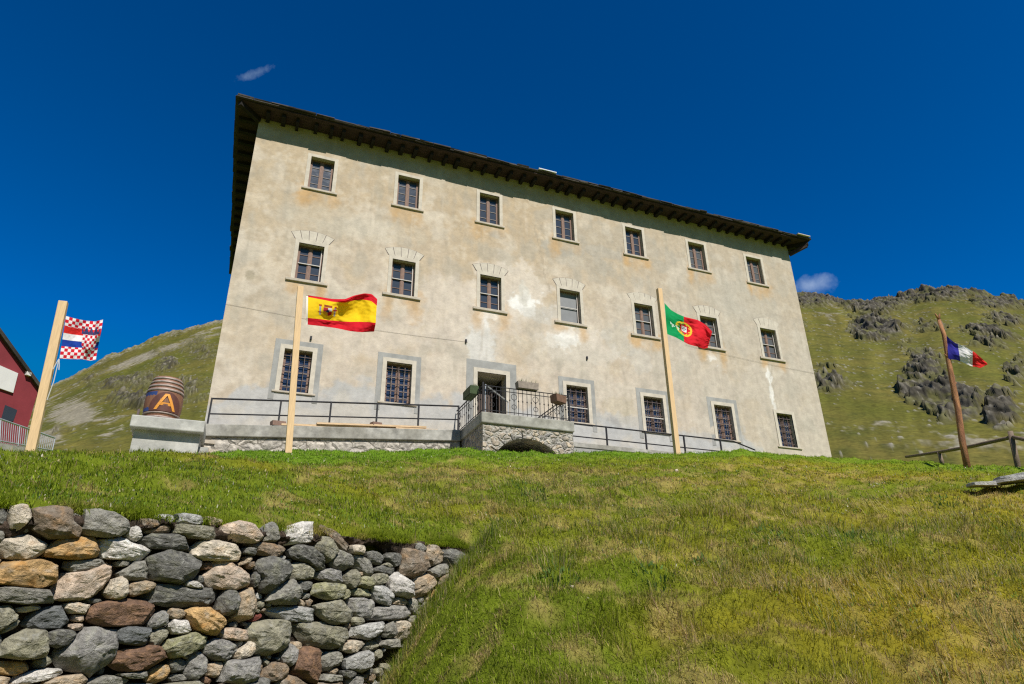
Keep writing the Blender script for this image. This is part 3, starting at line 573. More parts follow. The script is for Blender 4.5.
for k in range(n):
    a0, a1 = (math.pi*(k+e)/n for e in (.05, .95)); r1_, r2v = 1.005, 1.22+.05*(k % 2)
    pts = [(ac+ar*r1_*math.cos(a0), 4.72+1.02*r1_*math.sin(a0)), (ac+ar*r2v*math.cos(a0), 4.72+1.02*r2v*math.sin(a0)), (ac+ar*r2v*math.cos(a1), 4.72+1.02*r2v*math.sin(a1)), (ac+ar*r1_*math.cos(a1), 4.72+1.02*r1_*math.sin(a1))]
    m_.prism(pts, y0-.025-.012*(k % 3), y0+.1)
L_(m_, 'arch_stone', 'rubble')

# railings
def rail(name, pts, bots, posts_at, label, extra=()):
    r = empty(name, bots[0], label, 'railing'); P_ = Part(r); m = MB(); m.tube(pts, .027, 6); P_(m, 'handrail', 'iron')
    m = MB(); m.tube([(p[0], p[1], p[2]-.46) for p in pts], .022, 6); P_(m, 'mid_rail', 'iron')
    for (x, y, zb, zt) in posts_at: m = MB(); m.beam((x, y, zb), (x, y, zt), .05); P_(m, 'post', 'iron')
    return P_
RLY = RY+.12
lt = [(-1.08, RLY, RP(-1.1)+.80), (LX0-.06, RLY, 7.27)]
ztop = lambda x: lt[0][2]+(lt[1][2]-lt[0][2])*(x+1.08)/(LX0-.06+1.08)
pxs = [-1.08]+[at(x, 425, Y=RLY)[0] for x in (278, 329, 376, 418)]+[LX0-.06]
P_ = rail('metal_railing', lt, [(-1.08, RLY, RP(-1.1))], [(x, RLY, RP(x)-.02, ztop(x)+.02) for x in pxs], 'dark two bar iron railing along the walkway left of the landing')
rt_ = [(LX1+.05, RLY, 7.12), (17.5, RLY, 7.12)]
pxs = [at(x, 440, Y=RLY)[0] for x in (607, 646, 684, 720)]
P_ = rail('metal_railing', rt_, [(LX1, RLY, 6.4)], [(x, RLY, 6.38, 7.14) for x in pxs], 'dark two bar iron railing along the facade right of the landing')
e_ = at(755, 450, Y=RLY); m = MB(); m.tube([(17.5, RLY, 7.12), tuple(e_)], .027, 6); P_(m, 'end_rail', 'iron')

br = empty('balcony_railing', (LX0+.08, LY+.08, LZ), 'ornate wrought iron railing around the stone landing', 'railing'); B_ = Part(br)
bx0, bx1, by0, bt = LX0+.07, LX1-.12, LY+.08, 7.31
m = MB()
for p, q_ in (((bx0, by0), (bx1, by0)), ((bx0, by0), (bx0, FY-.06)), ((bx1, by0), (bx1, FY-.06))):
    for z in (bt, bt-.12, LZ+.09): m.beam((*p, z), (*q_, z), .032 if z == bt else .018, .02)
B_(m, 'top_rail', 'iron')
def baluster(x, y, dirx, fancy):
    m = MB(); m.tube([(x, y, LZ+.0), (x, y, bt-.01)], .010, 6)
    m.lathe([(.011, -.03), (.026, 0), (.011, .03)], 6, (x, y, LZ+.48))
    if fancy:                                                    # scroll work of two rings
        for zc_, rr in ((LZ+.28, .075), (LZ+.60, .095)):
            pts = []
            for k in range(17): t_ = 2*math.pi*k/16; o_ = rr*math.cos(t_); pts.append((x+(o_ if dirx else 0), y+(0 if dirx else o_), zc_+rr*math.sin(t_)))
            m.tube(pts, .009, 5)
    B_(m, 'baluster', 'iron')
n = 21
for k in range(n): baluster(bx0+(bx1-bx0)*k/(n-1), by0, True, k % 5 == 2)
for xx in (bx0, bx1):
    for k in range(1, 12): baluster(xx, by0+(FY-.1-by0)*k/11.5, False, k % 4 == 2)
for xx in (bx0, bx1): m = MB(); m.beam((xx, by0, LZ-.02), (xx, by0, bt+.10), .045); B_(m, 'post', 'iron')
hr = empty('stair_handrail', (bx0+.12, by0+.12, LZ), 'pale metal tube handrail slanting behind the landing railing', 'handrail')
m = MB(); pE = at(508, 402, Y=FY-.5); m.tube([(bx0+.12, by0+.12, bt+.07), tuple(pE)], .022, 8); Part(hr)(m, 'handrail', 'galvanised'); m = MB(); m.tube([(bx0+.12, by0+.12, LZ), (bx0+.12, by0+.12, bt+.07)], .022, 8); m.tube([tuple(pE), (pE[0], pE[1], LZ)], .022, 8); Part(hr)(m, 'post', 'galvanised')

def planter(c, sx, sy, h, m0, label, plants, loc_rot=0):
    e = empty('planter_box', c, label, 'planter'); m = MB(); t = .02
    m.prism([(-sx*.46, 0), (sx*.46, 0), (sx/2, h), (sx/2-t, h), (sx*.46-t, t), (-sx*.46+t, t), (-sx/2+t, h), (-sx/2, h)], -sy/2, sy/2); m.box((-sx/2+t, -sy/2-.001, .0), (sx/2-t, -sy/2+t, h)); m.box((-sx/2+t, sy/2-t, .0), (sx/2-t, sy/2+.001, h)); m.box((-sx*.44, -sy*.45, h*.6), (sx*.44, sy*.45, h*.85))
    m.build('trough', m0, e); e.rotation_euler.z = loc_rot
    f = MB()
    for k in range(plants):
        x, y = random.uniform(-sx*.42, sx*.42), random.uniform(-sy*.35, sy*.35); hh = random.uniform(.05, .2); a = random.uniform(0, 6.28); dx, dy = math.cos(a)*.05, math.sin(a)*.05
        f.add([(x-dy*.3, y+dx*.3, h*.8), (x+dy*.3, y-dx*.3, h*.8), (x+dx, y+dy, h*.8+hh)], [(0, 1, 2)])
    f.build('plant', 'leaf', e)
planter((bx0-.12, 19.1, 7.18), .75, .28, .26, 'planter_green', 'green planter box hung on the left side of the landing railing', 120, math.pi/2)
pc_ = at(528, 388, Y=by0-.14); planter((pc_[0]+.02, by0-.02, bt+.02), .72, .24, .22, 'planter_grey', 'long grey planter box on top of the front landing railing', 50)
pc_ = at(556, 402, Y=by0-.1); planter((bx1-.46, by0-.19, 6.95), .46, .28, .24, 'planter_brown', 'brown planter box hung at the right front corner of the landing railing', 70, .35)

# planks on the walkway
for i, (xa, xb, dy, dz, w0, h0) in enumerate([(.9, 3.5, .06, .0, .16, .06), (1.9, 5.3, .08, .065, .2, .055), (3.2, 5.1, .22, .0, .16, .05), (4.3, 5.7, .09, .0, .14, .04), (.62, 1.0, .05, .0, .22, .14), (3.55, 3.85, .12, .11, .2, .10)]):
    m = MB(); za, zb = RP(xa)+dz+.015+h0/2, RP(xb)+dz+.015+h0/2; c = Vector(((xa+xb)/2, RY+dy, (za+zb)/2))
    m.beam(Vector((xa, RY+dy, za))-c, Vector((xb, RY+dy+.12, zb))-c, w0, h0); o = m.build('timber_plank' if i < 4 else 'timber_block', 'timber_flat' if i < 4 else 'wood_brown', loc=c)
    tag(o, ['pale sawn plank at the left end of the walkway boards', 'longest pale plank laid across the other boards on the walkway', 'pale plank lying close to the facade under the second window', 'short pale plank at the right end of the walkway boards', 'dark wooden block at the left end of the planks', 'small brown block on top of the walkway planks'][i], 'plank' if i < 4 else 'block', 'boards on the walkway' if i < 4 else None)

# concrete block with the barrel
cbk = empty('concrete_block', (-1.9, 19, 4.2), 'pale concrete block with a thick cap left of the building carrying a barrel', 'block'); C_ = Part(cbk)
m = MB(); m.box((-2.70, 19.12, 3.9), (-1.14, 21.6, 5.24)); m.box((-1.14, 19.3, 3.9), (-.9, 20.2, 4.95)); C_(m, 'plinth', 'concrete_pale')
m = MB(); m.box((-2.80, 18.9, 5.23), (-1.06, 21.7, 5.55)); C_(m, 'cap', 'concrete_pale', bevel=.03)
bb = at(161, 417, Y=19.5); s_ = 1.0
bar = empty('barrel', (bb[0], 19.5, 5.55), 'upright wooden barrel with a painted letter A and steel hoops', 'barrel')
RB, HB = .47, 1.22
prof = lambda z: RB*(1-.26*(abs(z/HB-.42)/.58)**2)
m = MB(); m.lathe([(prof(z)*.99, z) for z in np.linspace(0, HB, 15)]+[(prof(HB)*.93, HB), (prof(HB)*.92, HB-.05)], 30); m.build('staves', 'barrel_wood', bar, smooth=True)
for z0, z1 in ((.03, .09), (.155, .19), (.78, .85), (.90, .96), (1.02, 1.08), (1.13, 1.19)):
    m = MB(); m.lathe([(prof(z0)+.002, z0), (prof(z0)+.012, z0+.004), (prof(z1)+.012, z1-.004), (prof(z1)+.002, z1)], 30); m.build('hoop', 'hoop', bar, smooth=True)
def curved(mb, poly, off, nx=10):                               # polygon (angle, z) wrapped on the barrel, thin shell
    fa = math.atan2(-19.5, -bb[0])
    vs = []
    for a, z in poly: r = prof(z)+off; vs.append((r*math.cos(fa+a), r*math.sin(fa+a), z))
    mb.add(vs, [tuple(range(len(vs)))])
def band(mb, fn0, fn1, a0, a1, off, n=16):
    for k in range(n):
        p, q_ = a0+(a1-a0)*k/n, a0+(a1-a0)*(k+1)/n
        curved(mb, [(p, fn0(p)), (q_, fn0(q_)), (q_, fn1(q_)), (p, fn1(p))], off)
m = MB(); band(m, lambda a: .21, lambda a: .74, -1.5, -.45, .004, 14); m.build('painted_band', 'paint_blue', bar)
m = MB(); band(m, lambda a: .21, lambda a: .21+.53*math.sqrt(max(0, 1-(a-.12)**2/.85)), -.78, 1.02, .008, 24); m.build('painted_arch', 'paint_dark', bar)
m = MB()
ca, wd = .10, .13
for (x0, z0, x1, z1) in ((-.50, .24, -.03, .68), (.50, .24, .03, .68)):
    for k in range(6):
        f0, f1 = k/6, (k+1)/6; xa, xb = x0+(x1-x0)*f0, x0+(x1-x0)*f1; za, zb = z0+(z1-z0)*f0, z0+(z1-z0)*f1
        curved(m, [(ca+xa-wd/1.6, za), (ca+xa+wd/1.6, za), (ca+xb+wd/1.6, zb), (ca+xb-wd/1.6, zb)], .014)
curved(m, [(ca-.34, .36), (ca+.34, .36), (ca+.28, .44), (ca-.28, .44)], .015)
m.build('letter', 'paint_orange', bar)
pp = at(141, 414, Y=20.9); m = MB(); m.beam((0, 0, 0), (.0, 0, .78), .06); tag(m.build('railing_post', 'iron_rust', loc=(at(138, 414, Y=21)[0], 21, 5.55)), 'dark metal post standing behind the barrel', 'post')

# ------------------------------------------------------------------ flagpoles and flags
def pole_square(bx, tx, Y=None, D=None, w=.17, label=''):
    b, t = at(*bx, Y=Y, D=D), at(*tx, Y=Y, D=D); b0 = np.array([b[0], b[1], b[2]-.4]); d = t-b; m = MB()
    n = 7; pts = [b0-b+(d+np.array([0, 0, .4]))*k/(n-1) for k in range(n)]
    for k in range(n-1): pass
    m.beam(pts[0], pts[-1], w, w*.86, up=(0, 1, 0)); o = m.build('flagpole', 'timber', loc=b, bevel=.008); tag(o, label, 'flagpole'); return b, t
SPb, SPt = pole_square((289.5, 449), (300.5, 287), Y=16, w=.15, label='squared timber flagpole with the red and yellow flag')
POb, POt = pole_square((677, 452), (659, 289), Y=16, w=.155, label='squared timber flagpole with the green and red flag')
CRb, CRt = pole_square((30, 461), (63.5, 302), D=15, w=.155, label='squared timber flagpole beside the red house with the chequered flag')
FRD = 17.5
m = MB(); cpx = [(965, 465), (962, 440), (958, 410), (953, 385), (948, 358), (944, 335), (939, 320)]; Pf = [at(*p, D=FRD) for p in cpx]; o0 = Pf[0].copy()
m.tube([p-o0-(np.array([0, 0, .4]) if i == 0 else 0) for i, p in enumerate(Pf)], [.070, .068, .064, .060, .054, .048, .040], 9)
for i, (du, dz) in ((3, (.10, .06)), (4, (-.11, .07)), (2, (.09, .05)), (6, (-.10, .14)), (6, (.05, .16))): m.tube([Pf[i]-o0, Pf[i]-o0+np.array([du, -.02, dz])], [.03, .016], 6)
tag(m.build('flagpole', 'log', loc=o0, smooth=True), 'crooked barkless log flagpole with the blue white and red flag', 'flagpole')

def flag(name, top, bot, Y=None, D=None, design=None, tmap=None, wave=.06, label='', nu=130, nv=90, ph=0., k=2.3, skew=0.):
    def edge(px):
        P = np.array([at(*p, Y=Y, D=D) for p in px]); s = np.concatenate([[0], np.cumsum(np.linalg.norm(np.diff(P, axis=0), axis=1))]); s /= s[-1]; uu = np.linspace(0, 1, nu+1)
        Q = np.stack([np.interp(uu, s, P[:, i]) for i in range(3)], 1)
        for _ in range(6): Q[1:-1] = .25*Q[:-2]+.5*Q[1:-1]+.25*Q[2:]
        return Q
    T, B = edge(top), edge(bot); v = np.linspace(0, 1, nv+1); S, V = np.meshgrid(np.linspace(0, 1, nu+1), v)
    vi = tmap(S, V) if tmap else V
    P = T[None]*(1-vi[..., None])+B[None]*vi[..., None]
    rd = np.array(ray(*top[0])); rd = rd/np.linalg.norm(rd)
    dep = wave*(np.sin(2*math.pi*(k*S*.9+.55*V*(1+skew)+ph))*S**.6+.45*np.sin(2*math.pi*(2.1*k*S-.7*V+ph*2))*S+.35*np.sin(2*math.pi*(1.2*V+.7*S+ph)))
    dep = dep+wave*.6*fbm(S*4.+ph*9, V*3.2, ph, 3)*np.clip(S*3, 0, 1)
    P = P+rd*dep[..., None]
    o0 = P[0, 0].copy(); u_, v_ = (np.meshgrid((np.arange(nu)+.5)/nu, (np.arange(nv)+.5)/nv)); c = design(u_, v_)
    ob = mesh_np(name, (P-o0).reshape(-1, 3), [grid_faces(nv+1, nu+1)[:, ::-1]], 'cloth', None, np.clip(c.reshape(-1, 3), 0, 1), 'FACE'); ob.location = o0
    return tag(ob, label, 'flag')
def rgb(h): 
    c = np.array([int(h[i:i+2], 16)/255 for i in (0, 2, 4)]); return np.where(c <= .04045, c/12.92, ((c+.055)/1.055)**2.4)
def fill(u, c): return np.zeros(u.shape+(3,))+np.asarray(c)
def d_spain(u, v):
    R_, Y_ = rgb('cf1a2b'), rgb('f8d21c'); c = fill(u, R_); c[(v > .25) & (v < .75)] = Y_*np.array([.93, .9, 1]); c[u < .022] = rgb('efeae0')
    x, y = (u-.29)/.075, (v-.51)/.14
    sh = (np.abs(x) < .8) & (y > -.55) & (y < .9-.5*np.abs(x)**2)
    c[sh] = rgb('b8323f'); c[sh & (x > 0) & (y < .1)] = rgb('d9cfd2'); c[sh & (x < 0) & (y > .15)] = rgb('d8a02c'); c[sh & (x > 0) & (y > .15)] = rgb('a3202c'); c[sh & (np.hypot(x, y-.1) < .25)] = rgb('2f3f86')
    c[(np.abs(x) < .7) & (y > -1.05) & (y < -.6)] = rgb('9c4a2a'); c[(np.abs(np.abs(x)-1.35) < .16) & (np.abs(y-.1) < .75)] = rgb('9aa0b0'); c[(np.abs(np.abs(x)-1.35) < .22) & (np.abs(y+.8) < .14)] = rgb('b1502a'); c[(np.abs(np.abs(x)-1.35) < .4) & (np.abs(y-.1+.3*np.sign(x)) < .1)] = rgb('b33040')
    return c
def d_port(u, v):
    G, R_ = rgb('0f9a58'), rgb('d8232f'); c = fill(u, R_); c[u < .41] = G
    x, y = (u-.41)*1.5, v-.5; r = np.hypot(x, y)
    ringm = (np.abs(r-.24) < .028) | (np.abs(np.hypot(x*1.9, y)-.235) < .02) | (np.abs(np.hypot(x, y*2.4)-.235) < .025)
    c[ringm & (r < .27)] = rgb('e6c53a')
    sh = (np.abs(x) < .13) & (y > -.15) & (y < .17-3.5*x*x); c[sh] = rgb('cf2030')
    s2 = (np.abs(x) < .085) & (y > -.10) & (y < .115-3.5*x*x); c[s2] = rgb('ece8e4')
    for dx, dy in ((0, 0), (-.045, 0), (.045, 0), (0, -.06), (0, .06)): c[s2 & (np.hypot(x-dx, y-dy) < .019)] = rgb('2c4ea0')
    for k_ in range(6): uu = .12+.032*k_; c[(np.abs(u-uu) < .0115) & (np.abs(v-.56-.02*((k_*3) % 4-1.5)) < (.045+.02*(k_ % 2))) & ((k_*7) % 5 != 1)] = rgb('d9efe4'); c[(np.abs(u-uu-.012) < .016) & (np.abs(v-.53-.03*(k_ % 3)) < .014)] = rgb('d9efe4')
    return c
def d_cro(u, v):
    R_, W_, B_c = rgb('d92233'), rgb('f2eef0'), rgb('1b3f9c'); c = fill(u, W_)
    chk = ((np.floor(u*11)+np.floor(v*13.2)) % 2).astype(bool); c[chk] = R_
    mid = (v > .235) & (v < .71); c[mid & (v < .40)] = rgb('e6322f'); c[mid & (v >= .40) & (v < .555)] = W_; c[mid & (v >= .555)] = B_c
    x, y = u-.72, v-.52
    sh = (np.abs(x) < .20) & (y > -.17) & (y < .27-4*x*x); c2 = ((np.floor((x+.2)*15.5)+np.floor((y+.3)*13.5)) % 2).astype(bool); c[sh] = W_; c[sh & c2] = R_
    cr_ = (np.abs(x) < .24) & (y <= -.17) & (y > -.29-.06*np.cos(x*50)); c[cr_] = rgb('27477f'); c[cr_ & (np.abs((x*22) % 1-.5) < .2)] = rgb('5d2a3a')
    return c
def d_fra(u, v):
    c = fill(u, rgb('e9e4e4')); c[u < .30] = rgb('3a36a0'); c[u > .62] = rgb('e0302c'); return c
def tm_spain(S, V):
    b1 = .05+.15*S**1.2+.0*S; b2 = .78-.04*S
    return np.where(V < .25, V/.25*b1, np.where(V < .75, b1+(V-.25)/.5*(b2-b1), b2+(V-.75)/.25*(1-b2)))
flag('flag', [(306.3, 295), (320, 297), (333, 299), (345, 299), (354, 295.5), (364, 293.3), (372, 294), (377.5, 299)], [(306, 324.5), (320, 326), (335, 328), (350, 331), (362, 332), (374, 331.5)], Y=15.95, design=d_spain, tmap=tm_spain, wave=.14, ph=.1, k=1.5, label='red and yellow striped flag with a coat of arms on its pole')
flag('flag', [(664.5, 303), (671, 310), (678, 314), (685, 317), (698, 320), (706, 325), (712, 331.5)], [(667, 334), (675, 337), (688, 344), (697, 346.5), (704, 349), (708, 348)], Y=15.95, design=d_port, wave=.10, ph=.35, k=1.6, label='green and red flag with a round emblem on its pole')
flag('flag', [(66, 316), (75, 318.5), (85, 320.5), (95, 321.5), (103, 319.5)], [(59.5, 358.5), (70, 359), (81, 359), (90, 361), (96, 360)], D=14.95, design=d_cro, wave=.07, ph=.6, k=1.3, label='red and white chequered flag with a tricolour centre beside the red house')
flag('flag', [(946.5, 335.5), (950, 339), (955, 343), (965, 346.5), (975, 352.5), (987, 363)], [(948.5, 359), (957, 360), (964, 363), (971, 366), (980, 368), (987.5, 364.5)], D=17.45, design=d_fra, wave=.045, ph=.8, k=1.7, label='small blue white and red flag on the log pole')
rp = MB(); a_, b_ = at(59, 359, D=14.9), at(47, 400, D=14.9); rp.tube([np.zeros(3), (b_-a_)*.5+np.array([.02, 0, -.05]), b_-a_], .008, 5)
for dx in (.03, -.03): rp.tube([(0, 0, 0), (dx, 0, -.12), (dx*1.6, 0, -.22)], .009, 5)
tag(rp.build('halyard', 'rope', loc=a_), 'loose white halyard hanging below the chequered flag', 'rope')

# ------------------------------------------------------------------ red house on the left with its bridge
hc = at(38.5, 390, D=30); hl = at(0, 337, D=28.9); hz0 = 6.6
dv = (hl-hc)[:2]; hl_len = np.hypot(*dv); dv = dv/hl_len; nv_ = np.array([-dv[1], dv[0]]);
if nv_ @ hc[:2] > 0: nv_ = -nv_
slope = (hl[2]-hc[2])/hl_len
def hp(s, z, o): return (hc[0]+dv[0]*s+nv_[0]*o, hc[1]+dv[1]*s+nv_[1]*o, z)
hw = 8.0; hd_ = 10.0
rh = empty('red_house', hp(0, hz0, 0), 'dark red gabled house with a slate roof at the left edge', 'house'); H_ = Part(rh)
m = MB(); poly = [(0, hz0), (hw, hz0), (hw, hc[2]), (hw/2, hc[2]+slope*hw/2), (0, hc[2])]
vs = [hp(s, z, 0) for s, z in poly]+[hp(s, z, -hd_) for s, z in poly]; n = 5
m.add(vs, [tuple(range(n)), tuple(range(2*n-1, n-1, -1))]+[((i+1) % n, i, n+i, n+(i+1) % n) for i in range(n)]); H_(m, 'wall', 'red_plaster')
m = MB(); t_ = .16; hc = hc.copy()
for s0, s1, z0, z1 in ((-.25, hw/2, hc[2]-.25*slope+.003, hc[2]+slope*hw/2+.003), (hw+.25, hw/2, hc[2]-.25*slope+.003, hc[2]+slope*hw/2+.003)):
    vs = [hp(s0, z0, .12), hp(s1, z1, .12), hp(s1, z1+t_, .12), hp(s0, z0+t_, .12)]; vs += [hp(s0, z0, -hd_-.3), hp(s1, z1, -hd_-.3), hp(s1, z1+t_, -hd_-.3), hp(s0, z0+t_, -hd_-.3)]
    m.add(vs, [(0, 1, 2, 3), (7, 6, 5, 4), (1, 0, 4, 5), (2, 1, 5, 6), (3, 2, 6, 7), (0, 3, 7, 4)])
H_(m, 'roof', 'slate')
def on_house(x, y, o=0.):
    d = ray(x, y); n3 = np.array([nv_[0], nv_[1], 0]); t = ((hc+n3*o) @ n3)/(d @ n3); P = d*t; return (P[:2]-hc[:2]) @ dv, P[2]
def plate(px4, o0, o1, name, m0):
    m = MB(); sz = [on_house(*p) for p in px4]; m.add([hp(s, z, o1) for s, z in sz]+[hp(s, z, o0) for s, z in sz], [(0, 1, 2, 3), (0, 4, 5, 1), (1, 5, 6, 2), (2, 6, 7, 3), (3, 7, 4, 0)]); H_(m, name, m0)
plate([(-14, 360), (17, 373.5), (12, 393), (-14, 384)], 0, .06, 'white_panel', 'white_panel')
plate([(5, 405), (17, 410), (13, 421.5), (1, 419)], 0, .015, 'window', 'glass_blue')
plate([(25, 371.5), (29.5, 373), (28.5, 376.5), (24.5, 375)], 0, .12, 'wall_lamp', 'white_panel')
bg_ = empty('footbridge', at(20, 446, D=27), 'concrete footbridge slab with galvanised railing before the red house', 'bridge'); G_ = Part(bg_)
bA, bB = at(-40, 405, D=25.5), at(55, 438, D=27.2); bAb, bBb = at(-40, 436, D=25.5), at(52, 451.5, D=27.2)
m = MB(); m.tube([bA, bB], .03, 6); m.tube([bAb+(bA-bAb)*.08, bBb+(bB-bBb)*.08], .022, 6); G_(m, 'handrail', 'galvanised')
for k in range(46):
    t_ = k/45; p, q_ = bAb+(bBb-bAb)*t_, bA+(bB-bA)*t_; m = MB(); m.tube([p, q_], .022 if k % 9 == 0 else .010, 5); G_(m, 'baluster', 'galvanised')
m = MB(); off = np.array([.3, 1.2, 0]); lo = np.array([0, 0, .28])
vs = [bAb, bBb, bBb+off, bAb+off]; m.add([v-lo for v in vs]+vs, [(3, 2, 1, 0), (4, 5, 6, 7), (0, 1, 5, 4), (1, 2, 6, 5), (2, 3, 7, 6), (3, 0, 4, 7)]); G_(m, 'deck', 'concrete')

# ------------------------------------------------------------------ rocks: builder shared by the dry wall and loose stones
def rock_mesh(O, H, depth, seed, size, ang, rings=(.0, .2, .38, .54, .67, .78, .87, .94, 1.)):
    """O: outline points (n, 2) in the wall's plane; returns local verts (a, out, b), 'out' pointing to the viewer's side"""
    rg = np.random.default_rng(seed); nth = len(O); V = []
    for r in rings: V.append(np.stack([O[:, 0]*r, np.full(nth, H*(1-r**6)**.5), O[:, 1]*r], 1))
    V.append(np.stack([O[:, 0]*.98, np.full(nth, -.25*depth), O[:, 1]*.98], 1)); V.append(np.stack([O[:, 0]*.55, np.full(nth, -depth), O[:, 1]*.55], 1))
    V = np.concatenate(V); nr = len(rings)+2; fr = V[:, 1] > -.2*depth
    a0 = rg.uniform(0, 2*math.pi)
    for k in range(13):                                          # chop facets
        a = a0+k*2.4+rg.uniform(-.5, .5); tl = rg.uniform(.10, .55) if k < 4 else rg.uniform(.6, 2.4); nn = np.array([math.cos(a)*tl, 1, math.sin(a)*tl]); nn /= np.linalg.norm(nn); d = V @ nn; lim = d[fr].max()*rg.uniform(.76, .95)
        V = V-np.clip(d-lim, 0, None)[:, None]*nn*.95
    sd = rg.uniform(0, 50, 3); f = 2.2/size; ca, sa = math.cos(ang), math.sin(ang); u = V[:, 0]*ca+V[:, 2]*sa; v = -V[:, 0]*sa+V[:, 2]*ca
    nz = fbm(u*f+sd[0], v*f*1.6+sd[1], V[:, 1]*f+sd[2], 5, .55); st = fbm(u*f*.9+sd[2], v*f*5.5+sd[0], V[:, 1]*f*2+sd[1], 3); st = np.round(st*2.5)/2.5*.7+st*.3
    am = size*.045; V[:, 1] += fr*(am*nz+am*.6*st); rr = np.hypot(V[:, 0], V[:, 2])+1e-3; k = np.clip(rr/size*2, 0, 1)*am*.7
    V[:, 0] += V[:, 0]/rr*k*nz; V[:, 2] += V[:, 2]/rr*k*(nz*.5+st*.5)
    F = []
    for r in range(nr-1):
        i = r*nth+np.arange(nth); j = r*nth+(np.arange(nth)+1) % nth; F.append(np.stack([i, j, j+nth, i+nth], 1))
    return V, np.concatenate(F), nz, st
PAL = {'g': (.27, .255, .215), 'd': (.15, .145, .128), 'b': (.155, .16, .155), 'l': (.40, .39, .36), 't': (.43, .34, .235), 'c': (.56, .485, .375), 'w': (.64, .60, .54), 'o': (.52, .335, .15), 'r': (.19, .115, .075), 'p': (.52, .41, .31), 'v': (.285, .265, .19), 'y': (.30, .285, .17), 'n': (.24, .185, .13), 'u': (.30, .285, .26), 'k': (.20, .06, .045)}
def rock_col(V, nz, st, key, seed, size):
    rg = np.random.default_rng(seed+999); s = rg.uniform(0, 50, 3); f = 3.0/size
    a = fbm(V[:, 0]*f+s[0], V[:, 2]*f+s[1], V[:, 1]*f, 4); b = fbm(V[:, 0]*f*2.2+s[1], V[:, 2]*f*4.2+s[2], 1., 4)
    base = np.array(PAL[key])*rg.uniform(.88, 1.12); c = base*(1+.28*a+.22*b)[:, None]
    def bl(col, k):
        nonlocal c
        c = c+(np.array(col)-c)*np.clip(k, 0, 1)[:, None]
    if key in 'otcpn': bl((.46, .23, .06), sstep(.15, .55, a)*(.75 if key == 'o' else .3)); bl((.45, .40, .33), sstep(.15, .5, -a)*.5)
    if key in 'gvduy': bl((.30, .30, .25), sstep(.25, .6, b)*.45); bl((.27, .27, .12), sstep(.2, .5, a+.4*b)*(.7 if key == 'y' else .18)); bl((.36, .35, .31), sstep(.2, .5, b-.5*a)*.5); bl((.05, .05, .045), sstep(.3, .55, -b)*.4)
    if key == 'r': bl((.30, .17, .09), sstep(.0, .4, b)*.7)
    return np.clip(c, .02, .8)

# ------------------------------------------------------------------ dry stone wall: stones traced on the wall's own plane
def on_wall(x, y):
    d = ray(x, y); t = (WA[0]*WN[0]+WA[1]*WN[1])/(d[0]*WN[0]+d[1]*WN[1]); P = d*t; return (P[:2]-WA[:2]) @ WD, P[2]
TA = [(70,132,75,85,-25,'c'),(197,150,155,95,0,'n'),(350,152,150,75,5,'g'),(15,130,40,60,0,'d'),(100,155,35,45,0,'g'),(10,185,45,60,0,'g'),(80,225,165,95,0,'c'),(255,230,165,75,-5,'o'),(460,185,60,55,0,'w'),(430,230,170,75,8,'w'),(515,150,70,35,0,'n'),(545,165,95,35,-10,'n'),(665,172,135,50,0,'v'),(810,180,140,65,0,'p'),(575,205,170,60,3,'d'),(735,238,160,65,-3,'c'),(115,312,215,95,0,'o'),(300,285,135,45,-8,'g'),(595,290,175,115,5,'d'),(460,305,100,75,-15,'g'),(430,280,50,30,0,'g'),(710,288,50,30,0,'r'),(840,275,60,45,0,'t'),(780,320,165,90,5,'p'),(305,345,205,110,-22,'p'),(398,362,75,90,-40,'c'),(483,360,105,50,-8,'t'),(655,350,75,32,5,'w'),(95,388,200,55,0,'g'),(615,388,260,80,2,'d'),(325,405,75,25,0,'d'),(270,428,95,45,5,'c'),(105,432,110,30,-10,'c'),(420,445,225,95,0,'r'),(170,462,155,85,0,'b'),(30,465,85,80,-20,'v'),(280,462,50,28,0,'p'),(268,493,50,30,0,'p'),(540,472,70,55,-25,'u'),(600,450,60,40,15,'t'),(690,470,130,95,25,'o'),(610,492,70,55,15,'w'),(830,420,90,100,-25,'t'),(780,410,70,80,0,'d'),(50,490,85,32,-35,'v'),(95,550,155,105,0,'v'),(215,530,110,70,0,'d'),(455,522,120,65,0,'b'),(540,525,70,60,-35,'v'),(800,520,90,40,3,'p'),(635,545,145,75,-15,'y'),(300,570,205,140,-10,'u'),(745,572,110,75,0,'u'),(830,575,80,50,-30,'c'),(160,612,65,45,-15,'v'),(55,632,130,55,5,'o'),(480,598,180,80,-3,'r'),(605,620,50,50,0,'d'),(675,630,75,105,0,'u'),(735,633,55,55,0,'t'),(545,648,80,60,-20,'o'),(145,655,165,45,-6,'w'),(455,655,100,28,0,'g'),(810,640,120,100,0,'u'),(230,672,130,40,0,'t'),(380,675,130,40,0,'g'),(20,675,50,40,0,'t'),(10,545,30,60,0,'d'),(870,330,30,60,0,'d'),(855,235,60,35,0,'d'),(620,665,60,30,0,'g'),(700,672,60,30,0,'r'),(580,128,60,28,0,'l'),(640,135,80,35,0,'l'),(730,138,65,26,0,'t'),(260,130,60,40,0,'g')]
